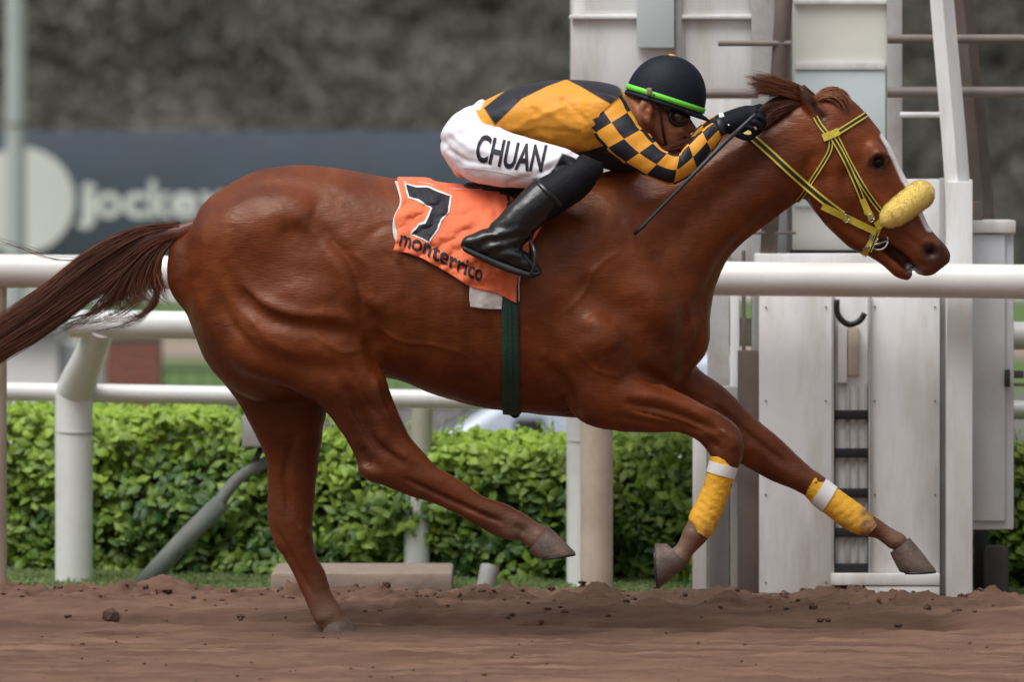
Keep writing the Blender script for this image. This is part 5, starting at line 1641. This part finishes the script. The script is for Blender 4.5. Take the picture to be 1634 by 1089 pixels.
def foot_st(sgn, k=1.0):
    raw = [(742, 398, 752, 374, 0.36, 15), (757, 408, 778, 364, 0.36, 20), (785, 420, 806, 370, 0.362, 22), (812, 430, 828, 390, 0.365, 23), (836, 438, 846, 408, 0.368, 21), (854, 440, 860, 424, 0.37, 14)]
    out = []
    for x1, y1, x2, y2, Y, r in raw:
        mx_, my_ = (x1 + x2) / 2, (y1 + y2) / 2
        out.append((mx_ + (x1 - mx_) * k, my_ + (y1 - my_) * k, mx_ + (x2 - mx_) * k, my_ + (y2 - my_) * k, sgn * Y, r * k))
    return out
torso_st = [(748, 176, 790, 238, 0, 62), (778, 158, 812, 226, 0, 72), (822, 139, 842, 230, 0, 80), (870, 129, 882, 243, 0, 86), (915, 127, 928, 252, 0, 92), (955, 130, 972, 256, 0, 98), (985, 137, 1006, 244, 0, 88), (1002, 148, 1028, 222, 0, 52)]
def scale_st(st, k):
    out = []
    for x1, y1, x2, y2, Y, r in st:
        mx_, my_ = (x1 + x2) / 2, (y1 + y2) / 2
        out.append((mx_ + (x1 - mx_) * k, my_ + (y1 - my_) * k, mx_ + (x2 - mx_) * k, my_ + (y2 - my_) * k, Y, r * k))
    return out
# body: one continuous figure under the clothes
bg_ = [loft(scale_st(torso_st, 0.86), 24, 4), ell(765, 228, 0, 56, 52, 68)]
for s_ in (-1, 1):
    bg_.append(loft(arm_st(s_, 0.80, dy=(-10 if s_ > 0 else 0)), 18, 4))
    bg_.append(loft(thigh_st(s_, 0.86), 18, 4)); bg_.append(loft(shin_st(s_, 0.86), 18, 4)); bg_.append(loft(foot_st(s_, 0.8), 14, 4))
bg_.append(loft([(985, 165, 1010, 218, 0, 30), (1008, 158, 1030, 214, 0, 29), (1024, 150, 1046, 208, 0, 30)], 20, 4))       # neck
bg_.append(ell(1054, 154, 0, 54, 50, 38, -18))                 # skull
bg_.append(loft([(1022, 168, 1092, 180, 0, 36), (1024, 190, 1097, 196, 0, 34), (1036, 212, 1098, 210, 0, 30), (1050, 230, 1092, 226, 0, 24), (1062, 240, 1086, 236, 0, 15)], 22, 4))   # face to chin
bg_.append(loft([(1086, 176, 1096, 180, 0, 7), (1092, 190, 1106, 196, 0, 8), (1092, 203, 1112, 206, 0, 10), (1090, 210, 1104, 212, 0, 8)], 12, 4, dome=.3))      # nose
bg_.append(ell(1096, 218, 0, 7, 4, 12)); bg_.append(ell(1093, 226, 0, 7, 4, 11)); bg_.append(ell(1086, 236, 0, 9, 7, 12))
bg_.append(ell(1076, 206, -0.045, 16, 12, 8)); bg_.append(ell(1076, 206, 0.045, 16, 12, 8))
for s_ in (-1, 1):   # ears
    bg_.append(loft([(1022, 160, 1042, 164, s_ * 0.078, 5), (1019, 172, 1043, 176, s_ * 0.08, 6), (1022, 186, 1040, 188, s_ * 0.078, 6), (1028, 196, 1038, 196, s_ * 0.074, 5)], 12, 4))
jb = fused('body', bg_, 0.0042, 4, 0.5)
sculpt(jb, [([(1034, 168), (1029, 178), (1033, 188)], 4, -4, -1, 1), ([(1090, 222), (1101, 222)], 2.5, -3, -1, 1), ([(1044, 176), (1050, 200), (1062, 226)], 6, -1.5, -1, 1), ([(1080, 190)], 9, -4, -1, 1)])
cj = coords(jb); qj = XZ(cj)
colj = np.tile(np.array([0.36, 0.145, 0.075]), (len(cj), 1))
wl = soft(qj, [(1060, 196), (1120, 196), (1110, 250), (1045, 250)], 8)[:, None]
colj = colj * (1 - 0.35 * wl) + np.array([0.26, 0.095, 0.06]) * 0.35 * wl
set_color(jb, colj)
link('body', jb, M['skin'], jk)
# hair at the nape under the helmet
hj = fused('hair', [ell(1034, 156, 0, 32, 16, 39, -18), ell(1092, 178, 0, 16, 5, 30, -18)], 0.004, 3)
link('hair', hj, M['print_black'], jk)

# breeches
bj = fused('breeches', [ell(762, 226, 0, 60, 58, 74, 0), ell(742, 232, -0.07, 38, 46, 42), ell(742, 232, 0.07, 38, 46, 42), loft([(752, 172, 788, 240, 0, 66), (722, 200, 760, 276, 0, 70)], 24, 4),
                        loft(thigh_st(-1), 26, 5), loft(thigh_st(1), 26, 5), ell(765, 168, 0, 13, 8, 36, 50)], 0.005, 6)
cbj = coords(bj); qb = XZ(cbj); nb_ = normals(bj)
fold_ = 0.0035 * np.sin((qb[:, 0] * 0.55 + qb[:, 1]) * 0.16 + 4 * fbm(qb[:, 0] * 0.02, qb[:, 1] * 0.02, 2, 4)) * soft(qb, [(700, 170), (800, 190), (800, 250), (700, 260)], 25)
fold_ += 0.005 * fbm(qb[:, 0] * 0.03, qb[:, 1] * 0.045, 3, 14)
fold_ += 0.003 * np.sin((qb[:, 0] * 0.9 - qb[:, 1] * 0.6) * 0.22) * soft(qb, [(855, 235), (950, 250), (950, 300), (860, 300)], 20)
for pts, w_, h_ in (([(742, 196), (770, 222), (800, 232)], 4, -2.6), ([(722, 214), (752, 238), (790, 246)], 5, 2.2), ([(716, 240), (745, 258), (780, 262)], 4, -2.2), ([(790, 206), (806, 222), (830, 228)], 4, -2.6),
                    ([(870, 262), (890, 252), (908, 244)], 4, 2.4), ([(862, 276), (884, 266), (900, 262)], 3.5, -2.6), ([(850, 286), (872, 284), (890, 276)], 4, 2.2), ([(812, 292), (838, 284), (860, 290)], 4, -2),
                    ([(760, 176), (768, 190), (790, 200)], 3.5, -2.4), ([(705, 226), (725, 246), (735, 272)], 5, -2)):
    d_, _ = pdist(qb, pts); fold_ += np.exp(-(d_ / w_) ** 2) * h_ / 500
cbj = cbj + nb_ * fold_[:, None]
bj.vertices.foreach_set('co', cbj.astype('f4').ravel()); bj.update()
qb = XZ(cbj)
w_ = soft(qb, [(897, 244), (915, 251), (934, 262), (950, 282), (960, 325), (830, 325), (856, 296), (874, 280), (888, 262)], 1.0)[:, None]
set_color(bj, np.array([0.80, 0.79, 0.84]) * (1 - w_) + np.array([0.005, 0.0055, 0.009]) * w_)
bro = link('breeches', bj, M['white_cloth'], jk)
bbvh = BVHTree.FromPolygons([Vector(v) for v in coords(bj)], [tuple(p.vertices) for p in bj.polygons])
V2, F2 = text_mesh('CHUAN', bold=0.024)
xs2 = [v[0] for v in V2]; xa, xb = min(xs2), max(xs2)
def chuan(x, y):
    u = (x - xa) / (xb - xa)
    return 757 + u * 108 + y * 12, 254 + u * 19 - y * 58 + 4 * math.sin(u * 3.1)
print_on('name_print', V2, F2, chuan, bbvh, 'print_black', bro, 0.0025, 2)
strap('seam', [(738, 268), (790, 274), (850, 288), (880, 296)], 1.2, 'lining', bro, bvh=bbvh, lift=0.0005, thick=0.001)

# shirt
shirt_geos = [loft(torso_st[:-1] + [(990, 146, 1016, 226, 0, 56)], 34, 6, dome=0.1), loft([(935, 160, 975, 250, -0.10, 38), (960, 154, 992, 236, -0.12, 34)], 20, 4, dome=0.1), loft([(935, 160, 975, 250, 0.10, 38), (960, 154, 992, 236, 0.12, 34)], 20, 4, dome=0.1),
              loft([(975, 138, 996, 196, 0, 50), (988, 140, 1008, 194, 0, 42)], 20, 3, dome=0.1)]
for s_ in (-1, 1):
    shirt_geos.append(ell(960, 186, s_ * 0.155, 40, 37, 33, -35))
shirt_geos.append(ell(985, 252, 0, 52, 22, 60, -10))
sj = fused('silk_shirt', shirt_geos, 0.0038, 10)
cs_ = coords(sj); qs = XZ(cs_); ns_ = normals(sj)
f_ = 0.006 * fbm(qs[:, 0] * 0.022, qs[:, 1] * 0.05, 3, 24)
for pts, w_, h_ in (([(800, 212), (850, 190), (900, 170)], 5, 2.2), ([(806, 220), (860, 208), (925, 212)], 5, -2.4), ([(850, 165), (900, 195), (935, 215)], 6, 2.5), ([(812, 200), (850, 205), (880, 222)], 4, 2),
                    ([(900, 160), (930, 190), (950, 210)], 6, -2.5), ([(940, 236), (900, 232), (860, 226)], 6, 2.4), ([(830, 150), (850, 180), (852, 205)], 7, -2)):
    d_, _ = pdist(qs, pts); f_ += np.exp(-(d_ / w_) ** 2) * h_ / 500
cs_ = cs_ + ns_ * (f_ * np.clip(np.abs(ns_[:, 1]) * 2, 0, 1))[:, None]
sj.vertices.foreach_set('co', cs_.astype('f4').ravel()); sj.update()
YEL, BLK = np.array([0.78, 0.335, 0.03]), np.array([0.010, 0.010, 0.018])
qs = XZ(cs_)
colr = np.tile(YEL, (len(cs_), 1))
polys = [[(772, 172), (812, 140), (868, 118), (905, 126), (872, 138), (832, 158), (800, 190), (790, 200)],
         [(905, 127), (930, 110), (990, 120), (1004, 150), (1010, 182), (1000, 190), (985, 172), (960, 158), (930, 140)],
         [(795, 206), (812, 212), (840, 228), (870, 240), (905, 246), (940, 240), (965, 232), (1000, 226), (1050, 230), (1050, 300), (790, 300)],
         [(945, 190), (976, 178), (992, 200), (1000, 225), (965, 225)]]
for po in polys:
    w_ = soft(qs, po, 0.8)[:, None]; colr = colr * (1 - w_) + BLK * w_
w_ = soft(qs, [(984, 128), (1020, 138), (1024, 200), (1004, 190), (996, 156)], 0.8)[:, None]; colr = colr * (1 - w_) + YEL * w_
# the yellow oval of the flank is a front panel: the far half of the back is black
set_color(sj, colr)
link('silk_shirt', sj, M['shirt'], jk)

# sleeves with woven checks
def sleeve(sgn, dy=0):
    st = arm_st(sgn, 1.03, dy=dy)
    seg, sub = 40, 6
    c = catmull([np.array(s, float) for s in st], sub)
    V, F, UV = [], [], []
    mids = [np.array([(s[0] + s[2]) / 2, (s[1] + s[3]) / 2]) for s in c]
    acc = [0]
    for i in range(1, len(mids)): acc.append(acc[-1] + np.linalg.norm(mids[i] - mids[i - 1]))
    n_ = len(c)
    for i, s in enumerate(c):
        A, B = P(s[0], s[1], s[4]), P(s[2], s[3], s[4]); cc0 = (A + B) / 2; u = (B - A) / 2; r = s[5] / 500
        wr_ = 1 + 0.018 * math.sin(acc[i] * 0.22) + 0.008 * math.sin(acc[i] * 0.6 + 1)
        for k_ in range(seg + 1):
            th = 2 * math.pi * k_ / seg
            w2 = wr_ + 0.02 * math.sin(3 * th + acc[i] * 0.1)
            V.append(cc0 + u * math.cos(th) * w2 + Vector((0, sgn * r * math.sin(th) * w2, 0)))
            UV.append((acc[i] / 33.0 + 0.3, (k_ / seg) * 6 + 0.02 + 0.45))
    W = seg + 1
    for i in range(n_ - 1):
        for k_ in range(seg):
            q_ = (i * W + k_, i * W + k_ + 1, (i + 1) * W + k_ + 1, (i + 1) * W + k_)
            F.append(q_ if sgn > 0 else q_[::-1])
    F.append(tuple((n_ - 1) * W + k_ for k_ in range(seg))); F.append(tuple(k_ for k_ in range(seg))[::-1])
    me = geo_mesh('sleeve', V, F)
    uvl = me.uv_layers.new(name='UVMap')
    li = np.empty(len(me.loops), 'i4'); me.loops.foreach_get('vertex_index', li)
    uvl.data.foreach_set('uv', np.array(UV, 'f4')[li].ravel())
    return link('sleeve', me, M['checks'], jk)
sleeve(-1); sleeve(1, -10)

# gloves: palm, four fingers closed on the mane and rein, thumb from the side
def glove(sgn, dx, dy):
    y = lambda v: sgn * v
    def s(x, yy): return (x + dx, yy + dy)
    g = []
    palm = [(1150, 214, 1142, 190, 0.158, 12), (1162, 214, 1154, 186, 0.150, 13), (1178, 214, 1170, 180, 0.138, 14), (1194, 208, 1186, 176, 0.125, 13), (1202, 200, 1196, 176, 0.118, 11)]
    g.append(loft([(a + dx, b + dy, c2 + dx, d2 + dy, y(Y), r) for a, b, c2, d2, Y, r in palm], 18, 4))
    fingers = [((1198, 181), (1211, 178), (1218, 187), (1212, 197), 0.118), ((1198, 188), (1213, 187), (1219, 197), (1211, 207), 0.126),
               ((1194, 195), (1208, 197), (1213, 207), (1204, 215), 0.134), ((1188, 202), (1200, 206), (1203, 215), (1194, 221), 0.140)]
    for i, (a, b, c2, d2, Y) in enumerate(fingers):
        pts = [P(*s(*a), y(Y)), P(*s(*b), y(Y + 0.004)), P(*s(*c2), y(Y - 0.004)), P(*s(*d2), y(Y - 0.020))]
        r = 0.0098 if i < 3 else 0.0085
        g.append(tube(pts, [r, r, r * 0.95, r * 0.8], 12, sub=4))
    th = [P(*s(1166, 206), y(0.150)), P(*s(1180, 216), y(0.150)), P(*s(1194, 220), y(0.142)), P(*s(1204, 216), y(0.132))]
    g.append(tube(th, [0.012, 0.011, 0.0105, 0.008], 12, sub=4))
    me = fused('glove', g, 0.0028, 2, 0.4)
    o_ = link('glove', me, M['glove'], jk)
    cuff = loft([(1151 + dx, 217 + dy, 1143 + dx, 189 + dy, y(0.158), 15), (1157 + dx, 216 + dy, 1149 + dx, 187 + dy, y(0.155), 15)], 20, 2, dome=0.1)
    obj('wrist_strap', cuff, M['whip'] if sgn < 0 else M['print_white'], o_)
    return o_
g1 = glove(-1, 0, 0); g2 = glove(1, 4, -8)
c_ = P(1163, 200, -0.176)
obj('snap_button', tube([c_, c_ + Vector((0, -0.003, 0))], 0.004, 10), M['metal'], g1)

# boots
for s_ in (-1, 1):
    bt = fused('boot', [loft(shin_st(s_, 1.04)[2:], 26, 5), loft(foot_st(s_, 1.02), 22, 5), ell(796, 384, s_ * 0.36, 26, 22, 24, -30)], 0.0042, 4)
    cb_ = coords(bt); qb_ = XZ(cb_); nn_ = normals(bt)
    f_ = 0.003 * np.sin((qb_[:, 0] * 0.25 + qb_[:, 1]) * 0.30 + 2 * fbm(qb_[:, 0] * 0.03, qb_[:, 1] * 0.03, 2, 4)) * soft(qb_, [(765, 355), (840, 370), (835, 415), (765, 405)], 14)
    f_ += 0.003 * fbm(qb_[:, 0] * 0.03, qb_[:, 1] * 0.03, 3, 34)
    cb_ = cb_ + nn_ * f_[:, None]; bt.vertices.foreach_set('co', cb_.astype('f4').ravel()); bt.update()
    bo = link('boot', bt, M['boot'], jk)
    obj('sole', loft([(744, 404, 740, 392, s_ * 0.36, 17), (764, 414, 764, 402, s_ * 0.36, 21), (790, 427, 794, 414, s_ * 0.362, 21), (820, 438, 824, 426, s_ * 0.366, 24), (846, 444, 848, 434, s_ * 0.37, 20), (860, 440, 862, 432, s_ * 0.37, 12)], 18, 4, pw=3), M['sole'], bo)
    # cuff of the boot at the knee, and the upper gaiter
    gm = fused('gaiter', [loft(scale_st([(900, 258, 958, 284, s_ * 0.296, 33), (880, 272, 934, 314, s_ * 0.312, 33), (856, 288, 902, 336, s_ * 0.328, 31), (838, 304, 882, 350, s_ * 0.338, 28)], 1.0), 26, 5)], 0.004, 4)
    link('gaiter', gm, M['navy'], bo)
    obj('boot_cuff', loft(scale_st([(858, 286, 902, 330, s_ * 0.327, 31), (853, 290, 897, 335, s_ * 0.330, 31)], 1.09), 26, 2, dome=0.05), M['boot'], bo)

# helmet
def dome_mesh():
    V, F = [], []
    c_ = P(1062, 157, 0)
    ang = math.radians(-18)
    ux = Vector((math.cos(ang), 0, math.sin(ang))); uz = Vector((-math.sin(ang), 0, math.cos(ang)))
    n_, m_ = 22, 48
    for i in range(n_ + 1):
        ph = (math.pi / 2 + 0.12) * i / n_
        for k_ in range(m_):
            th = 2 * math.pi * k_ / m_
            r1 = math.sin(ph) ** 0.92 if ph > 0 else 0
            V.append(c_ + ux * (r1 * math.cos(th) * 0.1285) + Vector((0, r1 * math.sin(th) * 0.103, 0)) + uz * (math.cos(ph) * 0.139))
    for i in range(n_):
        for k_ in range(m_):
            k2 = (k_ + 1) % m_
            F.append((i * m_ + k_, (i + 1) * m_ + k_, (i + 1) * m_ + k2, i * m_ + k2))
    return V, F, c_, ux, uz
V, F, hc, ux, uz = dome_mesh()
hl = obj('helmet', (V, F), M['helmet'], jk)
s_ = hl.modifiers.new('thickness', 'SOLIDIFY'); s_.thickness = 0.006; s_.offset = -1
def hring(z0, z1, k, th0=0, th1=2 * math.pi, n_=60):
    V, F = [], []
    for j, zz in enumerate((z0, z1)):
        for i in range(n_):
            th = th0 + (th1 - th0) * i / (n_ - 1)
            V.append(hc + ux * (math.cos(th) * 0.1285 * k) + Vector((0, math.sin(th) * 0.103 * k, 0)) + uz * zz)
    for i in range(n_ - 1): F.append((i, i + 1, n_ + i + 1, n_ + i))
    return V, F
bn = obj('elastic_band', hring(-0.009, 0.008, 1.016), M['lime'], hl)
s_ = bn.modifiers.new('thickness', 'SOLIDIFY'); s_.thickness = 0.004; s_.offset = 0
bn = obj('lower_rim', hring(-0.026, -0.0125, 0.995), M['helmet'], hl)
s_ = bn.modifiers.new('thickness', 'SOLIDIFY'); s_.thickness = 0.005; s_.offset = 0
# peak
V, F = [], []
n_ = 20
for j, (ext, zz) in enumerate(((0.0, -0.014), (0.018, -0.020), (0.030, -0.027))):
    for i in range(n_):
        th = -1.0 + 2.0 * i / (n_ - 1)
        e2 = ext * max(0, math.cos(th * 1.45))
        V.append(hc + ux * (math.cos(th) * 0.1285 + e2) + Vector((0, math.sin(th) * 0.103, 0)) + uz * zz)
for j in range(2):
    for i in range(n_ - 1): F.append((j * n_ + i, j * n_ + i + 1, (j + 1) * n_ + i + 1, (j + 1) * n_ + i))
pk = obj('peak', (V, F), M['helmet'], hl)
s_ = pk.modifiers.new('thickness', 'SOLIDIFY'); s_.thickness = 0.004; s_.offset = 0
top = hc + uz * 0.138
obj('button', join(ell(1072, 90, 0, 7, 4, 7, -10)), M['yellow_tip'], hl)
c_ = P(1037, 146, -0.094)
obj('band_clip', box(c_.x - 0.010, c_.x + 0.006, c_.y - 0.012, c_.y + 0.004, c_.z - 0.010, c_.z + 0.012, 0.003), mat('brass_clip', (0.35, 0.27, 0.14), rough=0.4), hl, sharp=40)
obj('chin_strap', tube([P(1043, 150, -0.100), P(1050, 164, -0.094), P(1054, 182, -0.086), P(1058, 210, -0.072), P(1064, 238, -0.03)], 0.0042, 8, sub=4), M['black'], hl)
# goggles
gg = obj('goggles', tube([P(1084 + 15 * math.cos(t), 186 + 13 * math.sin(t), -0.060 + 0.018 * math.cos(t)) for t in np.linspace(0, 6.283, 25)], 0.0062, 10), M['goggle'], jk)
obj('lens', loft([(1071, 178, 1073, 195, -0.060, 4), (1083, 175, 1084, 198, -0.062, 7), (1095, 178, 1096, 195, -0.052, 4)], 16, 4, dome=0.2), M['lens'], gg)
obj('lens', loft([(1071, 178, 1073, 195, 0.060, 4), (1083, 175, 1084, 198, 0.062, 7), (1095, 178, 1096, 195, 0.052, 4)], 16, 4, dome=0.2), M['lens'], gg)
obj('goggle_strap', tube([P(1071, 182, -0.075), P(1060, 176, -0.088), P(1046, 170, -0.09)], 0.0055, 8, ratio=0.5), M['black'], gg)

# whip held in the near hand
wh = empty('riding_whip', P(1150, 225, -0.2), 'dark grey riding whip slanting down from the gloved hand', 'whip')
wp = [P(1206, 182, -0.165), P(1178, 208, -0.185), P(1158, 226, -0.225), P(1110, 275, -0.262), P(1064, 322, -0.262), P(1016, 371, -0.255)]
obj('shaft', tube(wp, [0.0065, 0.0068, 0.0075, 0.0068, 0.0055, 0.0050], 12, sub=5), M['whip'], wh)
obj('flap', tube([P(1030, 357, -0.257), P(1012, 374, -0.255)], [0.0066, 0.006], 4), M['black'], wh)

# clods thrown about on the track
V, F = [], []
bm = bmesh.new(); bmesh.ops.create_icosphere(bm, subdivisions=1, radius=1)
bv = [np.array(v.co) for v in bm.verts]; bf = [tuple(v.index for v in f.verts) for f in bm.faces]; bm.free()
for i in range(1500):
    x = rng.uniform(-2.8, 2.8)
    if rng.random() < 0.72:
        y = berm_y(x) - 0.6 + rng.normal(0, 0.33)
        if y > berm_y(x) + 0.25: continue
        r = abs(rng.normal(0, 0.006)) + 0.003
    else:
        y = rng.uniform(-2.4, 0.6); r = abs(rng.normal(0, 0.003)) + 0.002
    z = float(track_z(np.array([x]), np.array([y]))[0])
    sc3 = rng.uniform(0.6, 1.4, 3) * np.array([1.2, 1, 0.75]) * r
    R_ = np.array(Matrix.Rotation(rng.uniform(0, 6.28), 3, 'Z'))
    jit = rng.uniform(0.75, 1.25, (12, 1))
    b = len(V)
    P3 = (np.array(bv) * jit * sc3) @ R_.T + np.array([x, y, z + r * 0.25])
    V += [tuple(p) for p in P3]; F += [tuple(k_ + b for k_ in f) for f in bf]
o = obj('dirt_clods', (V, F), M['clod'], None, smooth=False)
tag(o, 'loose brown clods scattered over the dirt track and its banked edge', 'clods', kind='stuff')
# a few large clods that can be told apart
for i, (px, py, r, lab) in enumerate(((1365, 955, 0.040, 'big dark clod at the foot of the black gauge marks'), (1452, 982, 0.034, 'dark clod on the bank below the outstretched front hoof'),
                                      (1300, 968, 0.030, 'flat dark clod on the bank below the white side panel'))):
    Yc = 1.2
    a = P(px, py, Yc)
    bm = bmesh.new(); bmesh.ops.create_icosphere(bm, subdivisions=3, radius=r)
    for v in bm.verts:
        nn = v.co.normalized()
        v.co *= 0.8 + 0.5 * abs(math.sin(nn.x * 5 + i) * math.cos(nn.z * 6 + i)) + random.uniform(-0.04, 0.04)
        v.co.x *= 1.5
        v.co += a
    me = bpy.data.meshes.new('clod'); bm.to_mesh(me); bm.free()
    o = link('clod', me, M['clod'], None, smooth=False); tag(o, lab, 'clod', 'large clods on the bank')
print('faces', sum(len(o.data.polygons) for o in S.objects if o.type == 'MESH'))
